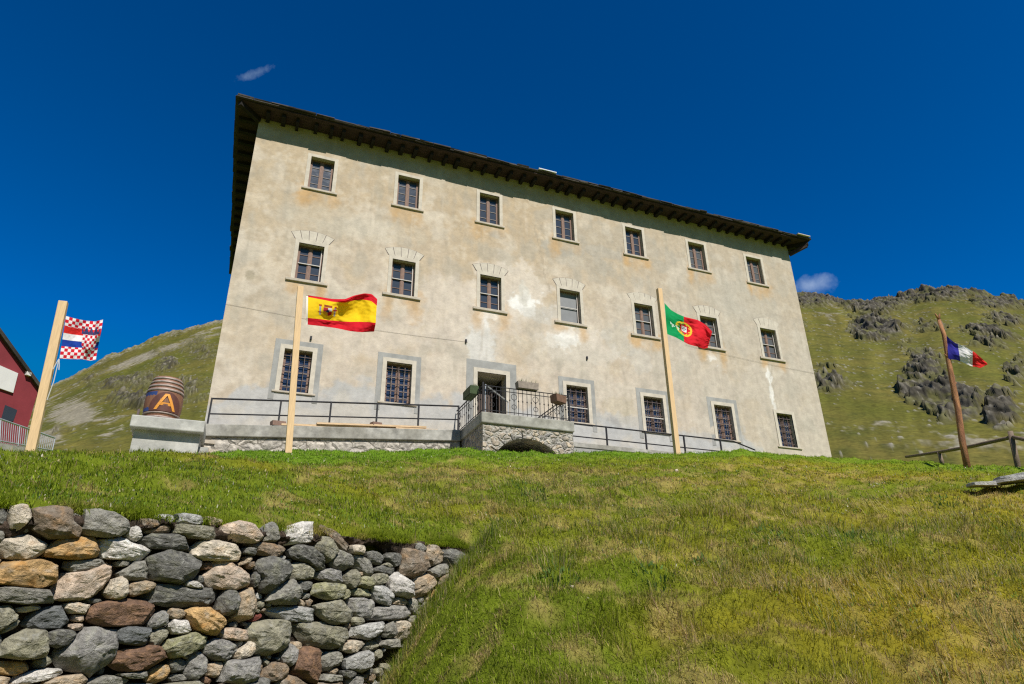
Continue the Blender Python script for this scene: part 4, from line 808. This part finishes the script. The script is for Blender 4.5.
TB = [(125,155,50,65,10,'g'),(210,160,115,75,-10,'w'),(105,208,165,50,-3,'n'),(310,205,75,90,25,'v'),(355,180,110,38,30,'n'),(420,213,42,32,0,'c'),(38,255,70,45,12,'n'),(115,300,115,115,0,'d'),(250,235,140,70,18,'d'),(375,245,80,75,0,'g'),(445,262,88,52,20,'g'),(235,283,90,65,0,'v'),(325,303,110,50,5,'u'),(165,362,100,85,0,'g'),(238,338,60,40,0,'d'),(325,358,120,62,0,'y'),(405,312,50,62,0,'v'),(455,325,50,42,0,'y'),(503,308,62,45,-20,'v'),(620,258,92,88,-10,'n'),(692,232,65,60,0,'t'),(762,245,65,55,0,'d'),(650,205,40,30,0,'g'),(713,282,60,45,-20,'g'),(740,318,62,50,0,'n'),(575,342,90,80,8,'w'),(510,368,80,55,15,'l'),(655,335,90,75,-20,'t'),(702,372,50,42,0,'o'),(445,365,72,30,0,'y'),(385,365,35,36,-30,'y'),(350,428,125,85,0,'v'),(440,408,92,72,0,'u'),(573,392,52,30,0,'t'),(625,405,40,50,0,'g'),(675,405,42,30,0,'l'),(545,432,135,48,-3,'u'),(210,437,165,60,3,'l'),(75,448,50,30,-15,'k'),(115,510,135,125,0,'v'),(305,512,195,85,10,'v'),(460,495,115,58,-8,'l'),(580,485,62,70,-5,'c'),(535,495,40,50,0,'g'),(402,550,85,46,0,'c'),(625,465,50,42,0,'g'),(470,550,62,42,0,'v'),(425,605,88,75,-20,'l'),(340,600,70,60,0,'g'),(242,625,95,125,10,'r'),(140,640,75,72,0,'n'),(183,585,55,70,0,'u'),(335,665,80,32,0,'g'),(390,648,60,36,0,'d'),(540,540,62,32,0,'g'),(422,462,52,32,0,'v'),(560,245,60,40,0,'d'),(490,240,50,40,0,'d'),(520,285,65,34,0,'d'),(278,165,34,34,0,'d')]
ST = []
def add_st(x, y, w, h, ang, key):
    c = on_wall(x, y); a = abs(on_wall(x+w/2, y)[0]-on_wall(x-w/2, y)[0])/2; b = abs(on_wall(x, y+h/2)[1]-on_wall(x, y-h/2)[1])/2; ST.append([c[0], c[1], a, b, -math.radians(ang), key, w*h])
for x, y, w, h, a, k_ in TA: add_st(x/3.354, 480+y/3.354, w/3.354, h/3.354, a, k_)
for x, y, w, h, a, k_ in TB: add_st(240+x/3.525, 490+y/3.525, w/3.525, h/3.525, a, k_)
nvis = len(ST)
rgw = np.random.default_rng(12)
zb_, sl_ = -1.5, on_wall(-2, 600)[0]
# courses below and left of the picture's edge
z = on_wall(100, 688)[1]-.05
while z > -1.3:
    s = -2.2
    while s < 2.6:
        a = rgw.uniform(.08, .17); s += a; ST.append([s, z-rgw.uniform(0, .05), a, rgw.uniform(.06, .10), rgw.uniform(-.15, .15), rgw.choice(list('gdbtcvurn')), 0]); s += a+.01
    z -= .17
z = on_wall(100, 684)[1]+.06
while z < .58:
    s = sl_-.13
    while s > -2.4:
        a = rgw.uniform(.08, .16); ST.append([s-a*.4, z+rgw.uniform(-.02, .02), a, rgw.uniform(.06, .09), rgw.uniform(-.15, .15), rgw.choice(list('gdbtcvurn')), 0]); s -= 2*a+.01
    z += .165
# little chinking stones in the gaps
arr = np.array([s[:5] for s in ST], float)
def metric(P, i=None):
    A_ = arr if i is None else arr[i]; dx = P[:, None, 0]-A_[None, :, 0]; dz = P[:, None, 1]-A_[None, :, 1]; c, s = np.cos(A_[:, 4]), np.sin(A_[:, 4]); u_ = (dx*c+dz*s)/A_[:, 2]; v_ = (-dx*s+dz*c)/A_[:, 3]; return (np.abs(u_)**3+np.abs(v_)**3)**(1/3)
for _ in range(1500):
    p = np.array([[rgw.uniform(-.2, WL), rgw.uniform(-.5, .7)]]); dmin = metric(p).min()
    if 1.14 < dmin < 2.2:
        zt = WA[2]+(WB[2]-WA[2])*p[0, 0]/WL-.08
        if p[0, 1] > zt: continue
        a = rgw.uniform(.018, .042); ST.append([p[0, 0], p[0, 1], a, a*rgw.uniform(.6, 1), rgw.uniform(-.6, .6), rgw.choice(list('gdtnvl')), 0]); arr = np.array([s[:5] for s in ST], float)
dw = empty('dry_stone_wall', (WA[0], WA[1], -1.3), 'dry stone retaining wall of grey and rust coloured rocks below the turf bank', 'wall')
order = sorted(range(len(ST)), key=lambda i: -ST[i][6]); big = set(order[:98])
restV, restF, restC, ro = [], [], [], 0
NT = 60; th = np.arange(NT)*2*math.pi/NT; rs = np.linspace(.03, 1.42, 60)
for i, s in enumerate(ST):
    c, sn = math.cos(s[4]), math.sin(s[4]); dirs = np.stack([np.cos(th), np.sin(th)], 1)
    unit = (np.abs(np.cos(th))**3+np.abs(np.sin(th))**3)**(-1/3)
    loc = np.stack([np.cos(th)*unit*s[2], np.sin(th)*unit*s[3]], 1); wld = np.stack([loc[:, 0]*c-loc[:, 1]*sn, loc[:, 0]*sn+loc[:, 1]*c], 1)
    near = np.where(np.hypot(arr[:, 0]-s[0], arr[:, 1]-s[1]) < 2.2*(np.maximum(arr[:, 2], arr[:, 3])+max(s[2], s[3])))[0]; near = near[near != i]
    pts = (np.array([s[0], s[1]])+rs[:, None, None]*wld[None]).reshape(-1, 2); dm = metric(pts, near).min(1).reshape(len(rs), NT) if len(near) else np.full((len(rs), NT), 9.)
    ok = (rs[:, None] <= dm) & (rs[:, None] < 1.34); ok = np.cumprod(ok, 0).sum(0); rad = rs[np.maximum(ok-1, 3)]
    rad = (np.roll(rad, 1)+3*rad+np.roll(rad, -1))/5
    jit = .99+.07*fbm(np.cos(th)*2.2+i*3.1, np.sin(th)*2.2, i*.7, 4)
    # radial outline in wall coordinates (angles of wld)
    O = wld*(rad*jit*.985)[:, None]; O = O*(1-.006/np.maximum(np.hypot(O[:, 0], O[:, 1]), .02))[:, None]
    K = int(rgw.integers(7, 11)); kk = np.sort((np.arange(K)*NT/K+rgw.uniform(-.32, .32, K)*NT/K).astype(int) % NT); pt = O[kk]*1.17      # straight broken edges
    tq = np.concatenate([kk, [kk[0]+NT]]); ii = np.arange(kk[0], kk[0]+NT); seg = np.searchsorted(tq, ii, side='right')-1; fr_ = (ii-tq[seg])/np.maximum(tq[seg+1]-tq[seg], 1); pp2 = pt[seg % K]*(1-fr_)[:, None]+pt[(seg+1) % K]*fr_[:, None]
    O3 = np.empty_like(O); O3[ii % NT] = pp2; O = O3*.9+O*.1
    size = max(.03, math.sqrt(s[2]*s[3])*2); H = float(np.clip(min(s[2], s[3])*.75, .025, .085)); prot = rgw.uniform(-.03, .025) if size > .08 else rgw.uniform(-.05, -.02)
    V2, F, nz, st = rock_mesh(O, H, .16, i+31, size, s[4])
    C = rock_col(V2, nz, st, s[5], i, size)
    batter = .10*(.7-s[1])
    ctr = np.array([WA[0]+WD[0]*s[0]-WN[0]*(prot-.02), WA[1]+WD[1]*s[0]-WN[1]*(prot-.02), s[1]])
    L = np.stack([V2[:, 0]*WD[0]-V2[:, 1]*WN[0], V2[:, 0]*WD[1]-V2[:, 1]*WN[1], V2[:, 2]], 1)
    if i in big:
        o = mesh_np('stone', L, [F[:, ::-1]], 'rock', dw, C); o.location = ctr-np.array([WA[0], WA[1], -1.3])
    else:
        restV.append(L+ctr-np.array([WA[0], WA[1], -1.3])); restF.append(F[:, ::-1]+ro); restC.append(C); ro += len(L)
tag(mesh_np('small_stones', np.concatenate(restV), [np.concatenate(restF)], 'rock', dw, np.concatenate(restC)), kind='stuff')
core = MB()
def wp(s, w, z): return (WD[0]*s+WN[0]*w, WD[1]*s+WN[1]*w, z+1.3)
core.add([wp(-2.4, .10, -1.5), wp(WL+.1, .10, -1.5), wp(WL+.1, .10, .72), wp(WL-1.2, .10, .66), wp(-2.4, .10, .50), wp(-2.4, .3, -1.5), wp(WL+.1, .3, -1.5), wp(WL+.1, .3, .74), wp(WL-1.2, .3, .68), wp(-2.4, .3, .52)], [(0, 1, 2, 3, 4), (9, 8, 7, 6, 5), (3, 2, 7, 8), (4, 3, 8, 9), (0, 4, 9, 5), (2, 1, 6, 7)])
core.build('rubble_core', 'soil', dw)

# soil lip under the turf
ns_, nt_ = 520, 22; S_, T_ = np.meshgrid(np.linspace(-2.2, WL+.42, ns_), np.linspace(0, 1, nt_)); near = sstep(WL-1.6, WL-.8, S_)
thick = (.050+.030*near)*np.clip(1+1.3*fbm(S_*1.9, S_*0, 4.4, 3), .1, 2.2); zt = WA[2]+(WB[2]-WA[2])*S_/WL+.055+.02*near
phi = T_*math.pi; w_s = .14-(.11-.02*near)*np.sin(phi)*1.0+.10*(T_ < .02); z_s = zt-thick*(1-np.cos(phi))
nn_ = fbm(S_*7, T_*2.6, 2.2, 4); n2_ = fbm(S_*26, T_*7, 6.2, 3); w_s = w_s-(.07*nn_+.035*n2_)*np.sin(phi)-.01; z_s = z_s+.030*n2_*np.sin(phi)+.02*fbm(S_*9, T_*2, 8.8, 3)
V = np.stack([WA[0]+WD[0]*S_+WN[0]*w_s, WA[1]+WD[1]*S_+WN[1]*w_s, z_s], -1).reshape(-1, 3)
tag(mesh_np('soil', V, [grid_faces(nt_, ns_)], 'soil', smooth=False), 'dark crumbling soil under the turf edge above the dry wall', kind='stuff')

# ------------------------------------------------------------------ fence, slabs, low wall, loose stones
wf = empty('wooden_fence', at(1012, 470, D=17), 'weathered rustic post and rail fence at the right crest', 'fence'); F_ = Part(wf)
P1, P2, P3, P0 = at(1012, 437, D=17), at(1060, 447, D=16.2), at(906, 457, D=20.5), at(939, 452, D=19.3)
m = MB(); m.tube([P3, P0, (P0+P1)/2+np.array([0, 0, -.02]), P1], [.034, .04, .044, .042], 7); m.tube([P1, P2], .042, 7); F_(m, 'rail', 'grey_wood', smooth=True)
g1 = at(1018, 473, D=17); m = MB(); m.tube([g1-np.array([0, 0, .3]), P1+np.array([0, 0, .12])], [.058, .05], 8); F_(m, 'post', 'grey_wood', smooth=True)
m = MB(); g0 = P0-np.array([0, 0, .42]); m.tube([g0, P0+np.array([0, 0, .0])], [.05, .045], 8); F_(m, 'post', 'grey_wood', smooth=True)
sp0 = at(1010, 491, D=12.2)
def slab(name, c, sx, sy, sz, rot, key, label, cat, seed, group=None):
    n_ = 28; tt = np.arange(n_)*2*math.pi/n_; rad = (np.abs(np.cos(tt))**4+np.abs(np.sin(tt))**4)**-.25; rad *= 1+.07*fbm(np.cos(tt)*1.5+seed, np.sin(tt)*1.5, seed*1.1, 3)
    V = []
    for r, h in ((0, .5), (.6, .52), (.96, .5), (1, .40), (1.0, -.40), (.96, -.5), (.3, -.5), (0, -.5)): V.append(np.stack([rad*r*np.cos(tt)*sx/2, rad*r*np.sin(tt)*sy/2, np.full(n_, h*sz)], 1))
    V = np.concatenate(V); nz = fbm(V[:, 0]*4+seed, V[:, 1]*4, V[:, 2]*9, 4); V[:, 2] += nz*sz*.16; V[:, :2] *= (1+.04*nz)[:, None]
    F = []
    for r in range(7): i = r*n_+np.arange(n_); j = r*n_+(np.arange(n_)+1) % n_; F.append(np.stack([i, i+n_, j+n_, j], 1))
    C = rock_col(V[:, [0, 2, 1]], nz, nz, key, seed, max(sx, .2)); o = mesh_np(name, V, [np.concatenate(F)], 'rock', None, C); o.location = c; o.rotation_euler = rot
    return tag(o, label, cat, group)
gz_ = lambda x, y: float(ground(np.array([x]), np.array([y]))[0])
sx_, sy_ = sp0[0], sp0[1]; g_ = gz_(sx_, sy_)+.035; rz = -.9
slab('stone_slab', (sx_+.0, sy_+.0, g_+.05), .62, .45, .045, (.06, -.04, rz), 'l', 'bottom slab of the flat stone pile at the right edge', 'slab', 3, 'flat stones piled at the right edge')
slab('stone_slab', (sx_+.16, sy_-.06, g_+.085), .58, .4, .04, (-.05, .05, rz+.2), 'l', 'middle slab of the flat stone pile at the right edge', 'slab', 5, 'flat stones piled at the right edge')
slab('stone_slab', (sx_+.30, sy_+.02, g_+.15), .60, .4, .045, (.03, -.10, rz+.1), 'l', 'topmost slab of the flat stone pile at the right edge', 'slab', 8, 'flat stones piled at the right edge')
slab('stone_slab', (sx_-.30, sy_+.16, g_+.02), .4, .3, .05, (.08, .03, rz+.5), 'l', 'small outlying slab left of the flat stone pile at the right edge', 'slab', 11, 'flat stones piled at the right edge')
lw = empty('low_stone_wall', at(65, 460, D=22), 'low pale kerb wall of flat stones behind the left crest', 'wall')
rgk = np.random.default_rng(4); pA, pB = at(-40, 461, D=20), at(134, 461.5, D=21); s = 0.; Lk = np.linalg.norm(pB-pA); kv, kf, kc, ko = [], [], [], 0
while s < Lk:
    w = rgk.uniform(.3, .7); c = pA+(pB-pA)*(s+w/2)/Lk; o = slab('stone', c+np.array([0, 0, rgk.uniform(-.02, .035)]), w*.96, .4, .20+rgk.uniform(0, .1), (0, 0, rgk.uniform(-.1, .1)), rgk.choice(list('lcwl')), None, None, int(s*50)); o.parent = lw; o.matrix_parent_inverse = Matrix.Translation(lw.location).inverted(); s += w
c = at(46, 458, D=20.2); o = slab('stone', c, .42, .4, .26, (0, 0, .3), 'c', None, None, 77); o.parent = lw; o.matrix_parent_inverse = Matrix.Translation(lw.location).inverted()
for k_, (x, y, D0, sz, lab) in enumerate([(574, 633, 4.85, .022, 'small white stone in the grass, left of a pair'), (590, 638, 4.75, .022, 'small white stone in the grass, right of a pair'), (937, 567, 6.5, .04, 'small pale stone alone on the right grass bank'), (677, 476, 12.5, .06, 'flat pale stone on the grass below the green and red flag')]):
    p = at(x, y, D=D0); slab('loose_stone', (p[0], p[1], gz_(p[0], p[1])+sz*.45), sz, sz*.8, sz*.6, (.1, .1, k_), 'c', lab, 'stone', 50+k_)

# ------------------------------------------------------------------ grass
rg = np.random.default_rng(99)
def sample(n, d0, d1, p, a0=-19, a1=65):
    u_ = rg.random(n); e = 2-p; D = (d0**e+u_*(d1**e-d0**e))**(1/e); az = np.radians(rg.uniform(a0, a1, n)); return D*np.sin(az), D*np.cos(az), D
def blades(x, y, z, h, w, lean, hd, col, rnd=.0):
    """each blade: two quads and a tip, bending over along heading hd"""
    n = len(x); rt_ = hd+math.pi/2+rg.normal(0, .5, n); rx, ry = np.cos(rt_)*w/2, np.sin(rt_)*w/2; dx, dy = np.cos(hd), np.sin(hd)
    b = np.stack([x, y, z-.01], 1); R = np.stack([rx, ry, np.zeros(n)], 1); D_ = np.stack([dx, dy, np.zeros(n)], 1); up = np.array([0, 0, 1.])
    l1 = lean*.35; l2 = lean
    m_ = b+D_*(h*.5*np.sin(l1))[:, None]+up*(h*.5*np.cos(l1))[:, None]; t = m_+D_*(h*.5*np.sin(l2))[:, None]+up*(h*.5*np.cos(l2))[:, None]
    V = np.stack([b-R, b+R, m_+R*.75, m_-R*.75, t], 1).reshape(-1, 3); i = np.arange(n)*5
    return V, np.stack([i, i+1, i+2, i+3], 1), np.stack([i+3, i+2, i+4], 1), np.repeat(col, 5, 0)
VV, Q4, T3, CC, off = [], [], [], [], 0
def push(V, q4, t3, C):
    global off
    VV.append(V); Q4.append(q4+off); T3.append(t3+off); CC.append(C); off += len(V)
x, y, D = sample(520000, 2.7, 24, 1.6)
s = (x-WA[0])*WD[0]+(y-WA[1])*WD[1]; w = (x-WA[0])*WN[0]+(y-WA[1])*WN[1]
ok = ~((w < .07) & (w > -.30) & (s < WL-.15)) & ~((y > RY-.02) & (x > -1.2) & (x < 17.9)) & ~((y > 18.95) & (x > -2.8) & (x < -1)) & ~((y > LY) & (x > LX0) & (x < LX1)) & ~((y > FY-.05) & (x < X1) & (x > X0))
ok &= ~((w < -.3) & (s < WL-2.0) & (np.degrees(np.arctan2(x, y)) < 8))
ok &= ~((y > 17.62) & (x > -7) & (x < 18.5))
x, y, D, w, s = x[ok], y[ok], D[ok], w[ok], s[ok]; n = len(x); z = ground(x, y)
gc, dry, lush = gcolor(x, y); tuft = sstep(.1, .55, fbm(x*2.2, y*2.2, 7.7, 3)+.3*fbm(x*.6, y*.6, 1.2, 2)); az = np.degrees(np.arctan2(x, y))
wild = sstep(14, 6, D)*sstep(8, 24, az)
h = (.028+.034*rg.random(n)**1.5)*(1+.9*tuft*(1-lush)+1.0*wild*(.4+tuft)); h *= np.where(rg.random(n) < .05*wild, 2.0, 1)
h *= np.where(w < .9, .8, 1)*np.where(D > 15, 1.15, 1)
wd = .0047*(D/5)**.72*rg.uniform(.6, 1.5, n)
hd = 1.2*math.pi+1.6*fbm(x*.8, y*.8, 3.9, 2)+rg.normal(0, 1.3, n); lean = np.clip(rg.normal(.85, .5, n)+.35*wild, .05, 1.8)
col = gc*(1+rg.normal(0, .22, n)+.38*fbm(x*5.5, y*7, 2.9, 3))[:, None]; straw = rg.random(n) < (.06+.45*sstep(.35, 1., dry)); col[straw] = np.where(rg.random(straw.sum())[:, None] < .6, np.array([.50, .39, .17]), np.array([.44, .30, .18]))*(1+rg.normal(0, .18, straw.sum()))[:, None]
yel = rg.random(n) < .18*wild; col[yel] = np.array([.30, .30, .06]); drk = rg.random(n) < .10; col[drk] *= .55
push(*blades(x, y, z, h, wd, lean, hd, np.clip(col, .01, .8)))
# long lying stems on the near bank
x, y, D = sample(24000, 3.0, 11, 1.6, 12, 64); s = (x-WA[0])*WD[0]+(y-WA[1])*WD[1]; w = (x-WA[0])*WN[0]+(y-WA[1])*WN[1]; m_ = fbm(x*1.1, y*1.1, 5.1, 3); ok = (m_+.25*rg.random(len(x)) > .05) & ~((w < .07) & (s < WL-.05)); x, y, D = x[ok], y[ok], D[ok]; n = len(x)
gc, dry, _ = gcolor(x, y); k_ = rg.random(n)[:, None]; col = np.where(k_ < .40, np.array([.52, .43, .20]), np.where(k_ < .8, gc*1.15, np.array([.10, .15, .03])))*(1+rg.normal(0, .15, n))[:, None]
hd = 1.15*math.pi+1.8*fbm(x*1.0, y*1.0, 8.9, 2)+rg.normal(0, .5, n)
push(*blades(x, y, ground(x, y), rg.uniform(.10, .26, n), .0040*(D/5)**.6*rg.uniform(.6, 1.4, n), np.clip(rg.normal(1.3, .25, n), .3, 1.8), hd, np.clip(col, .01, .8)))
# low broad leaves, clover and dead bits between the blades
x, y, D = sample(70000, 3.0, 17, 1.6); s = (x-WA[0])*WD[0]+(y-WA[1])*WD[1]; w = (x-WA[0])*WN[0]+(y-WA[1])*WN[1]; ok = ~((w < .10) & (s < WL-.05)) & (fbm(x*1.7, y*2.1, 12.1, 3)+.5*rg.random(len(x)) > .12); x, y, D = x[ok], y[ok], D[ok]; n = len(x)
gc, dry, _ = gcolor(x, y); k_ = rg.random(n)[:, None]; col = np.where(k_ < .45, np.array([.16, .27, .04]), np.where(k_ < .62, np.array([.07, .12, .025]), np.where(k_ < .80, np.array([.44, .36, .20]), np.where(k_ < .84, np.array([.62, .58, .46]), gc*1.2))))*(1+rg.normal(0, .2, n))[:, None]
push(*blades(x, y, ground(x, y)+rg.uniform(.0, .035, n), rg.uniform(.015, .04, n)*(D/6)**.3, .0075*(D/6)**.75*rg.uniform(.6, 1.6, n), np.clip(rg.normal(1.1, .5, n), .1, 1.7), rg.uniform(0, 6.28, n), np.clip(col, .01, .8)))
# turf edge hanging over the dry wall, weeds at the wall's right end
n = 17000; s = rg.uniform(-1.8, WL+.2, n); w = .035+np.abs(rg.normal(0, .07, n)); x, y = WA[0]+WD[0]*s+WN[0]*w, WA[1]+WD[1]*s+WN[1]*w; D = np.hypot(x, y); zz = WA[2]+(WB[2]-WA[2])*s/WL+.06+.2*(w-.09)
gap = fbm(s*2.3, s*0+3, 1, 3) > -.12+.25*rg.normal(0, .5, n); x, y, D, zz, s = x[gap], y[gap], D[gap], zz[gap], s[gap]; n = len(x); gc, _, _ = gcolor(x, y)
hd = np.arctan2(-WN[1], -WN[0])+rg.normal(0, .7, n); push(*blades(x, y, zz, rg.uniform(.05, .12, n)*(1+.7*np.clip(fbm(s*3.1, s*0, 7.1, 3), 0, 1)), .0042*rg.uniform(.7, 1.3, n), np.clip(rg.normal(1.5, .7, n), .1, 2.9), hd, np.clip(gc*(1+rg.normal(0, .2, n))[:, None], .01, .8)))
n = 3000; t_ = rg.random(n); bx = 372+(470-372)*t_+rg.normal(0, 16, n)+8; by_ = 690+(560-690)*t_+rg.normal(0, 14, n)+14; Pp = []
for a_, b_ in zip(bx, by_): q_ = on_wall(a_, b_); Pp.append(q_[0])
s = np.array(Pp); w = -.06-np.abs(rg.normal(0, .22, n)); x, y = WA[0]+WD[0]*s+WN[0]*w, WA[1]+WD[1]*s+WN[1]*w; D = np.hypot(x, y); gc, _, _ = gcolor(x, y); k_ = rg.random(n)
col = np.where((k_ < .2)[:, None], np.array([.40, .34, .18]), gc*np.where(k_ < .6, .7, 1.0)[:, None])
push(*blades(x, y, ground(x, y), rg.uniform(.04, .13, n)*np.where(rg.random(n) < .06, 2, 1), .0034*(D/5)**.7*rg.uniform(.7, 1.3, n), np.clip(rg.normal(.55, .4, n), 0, 1.6), rg.uniform(0, 6.28, n), np.clip(col, .01, .8)))
# broad leaved weeds in rosettes
for xp, yp, D0, r, cnt in [(528, 500, 9.5, .30, 130), (537, 512, 9, .22, 80), (846, 530, 8, .28, 120), (775, 545, 7.2, .22, 90), (562, 605, 5.1, .14, 60), (655, 605, 5.3, .16, 60), (706, 560, 6.4, .16, 60), (945, 500, 10.5, .25, 80), (508, 545, 7.2, .2, 70)]:
    p = at(xp, yp, D=D0); n = cnt; a_ = rg.uniform(0, 6.28, n); rr = r*np.sqrt(rg.random(n)); x, y = p[0]+rr*np.cos(a_), p[1]+rr*np.sin(a_); c = np.array([.10, .17, .035])*(1+rg.normal(0, .25, n))[:, None]
    push(*blades(x, y, ground(x, y)+rg.uniform(0, .05, n), rg.uniform(.03, .075, n), rg.uniform(.009, .018, n)*(D0/6)**.3, np.clip(rg.normal(.9, .4, n), .1, 1.6), a_+rg.normal(0, .5, n), np.clip(c, .01, .5)))
for k in range(74):                                              # ragged tufts along the wall's overgrown end and over the bank
    if k < 40: t_ = rg.random(); s0 = on_wall(376+92*t_+rg.normal(0, 6), 684-124*t_)[0]; w0 = -abs(rg.normal(.02, .10)); x0, y0 = WA[0]+WD[0]*s0+WN[0]*w0, WA[1]+WD[1]*s0+WN[1]*w0
    else: a0, d0 = math.radians(rg.uniform(22, 62)), rg.uniform(4.2, 9); x0, y0 = d0*math.sin(a0), d0*math.cos(a0)
    n = 90; r0 = rg.uniform(.05, .14); x, y = x0+rg.normal(0, r0, n), y0+rg.normal(0, r0, n); hd = np.arctan2(y-y0, x-x0)+rg.normal(0, .5, n); k_ = rg.random(n)
    gc, _, _ = gcolor(x, y); col = np.where((k_ < .25)[:, None], np.array([.46, .38, .18]), np.where((k_ < .6)[:, None], gc, np.array([.13, .20, .035])))*(1+rg.normal(0, .2, n))[:, None]
    push(*blades(x, y, ground(x, y), rg.uniform(.06, .20, n), .0042*rg.uniform(.7, 1.4, n), np.clip(rg.normal(.8, .45, n), .05, 1.7), hd, np.clip(col, .01, .8)))
gr = mesh_np('grass', np.concatenate(VV), [np.concatenate(Q4), np.concatenate(T3)], 'blade', None, np.concatenate(CC), 'POINT', smooth=False)
tag(gr, 'short alpine grass with straw patches and weeds on the bank', 'grass', kind='stuff')
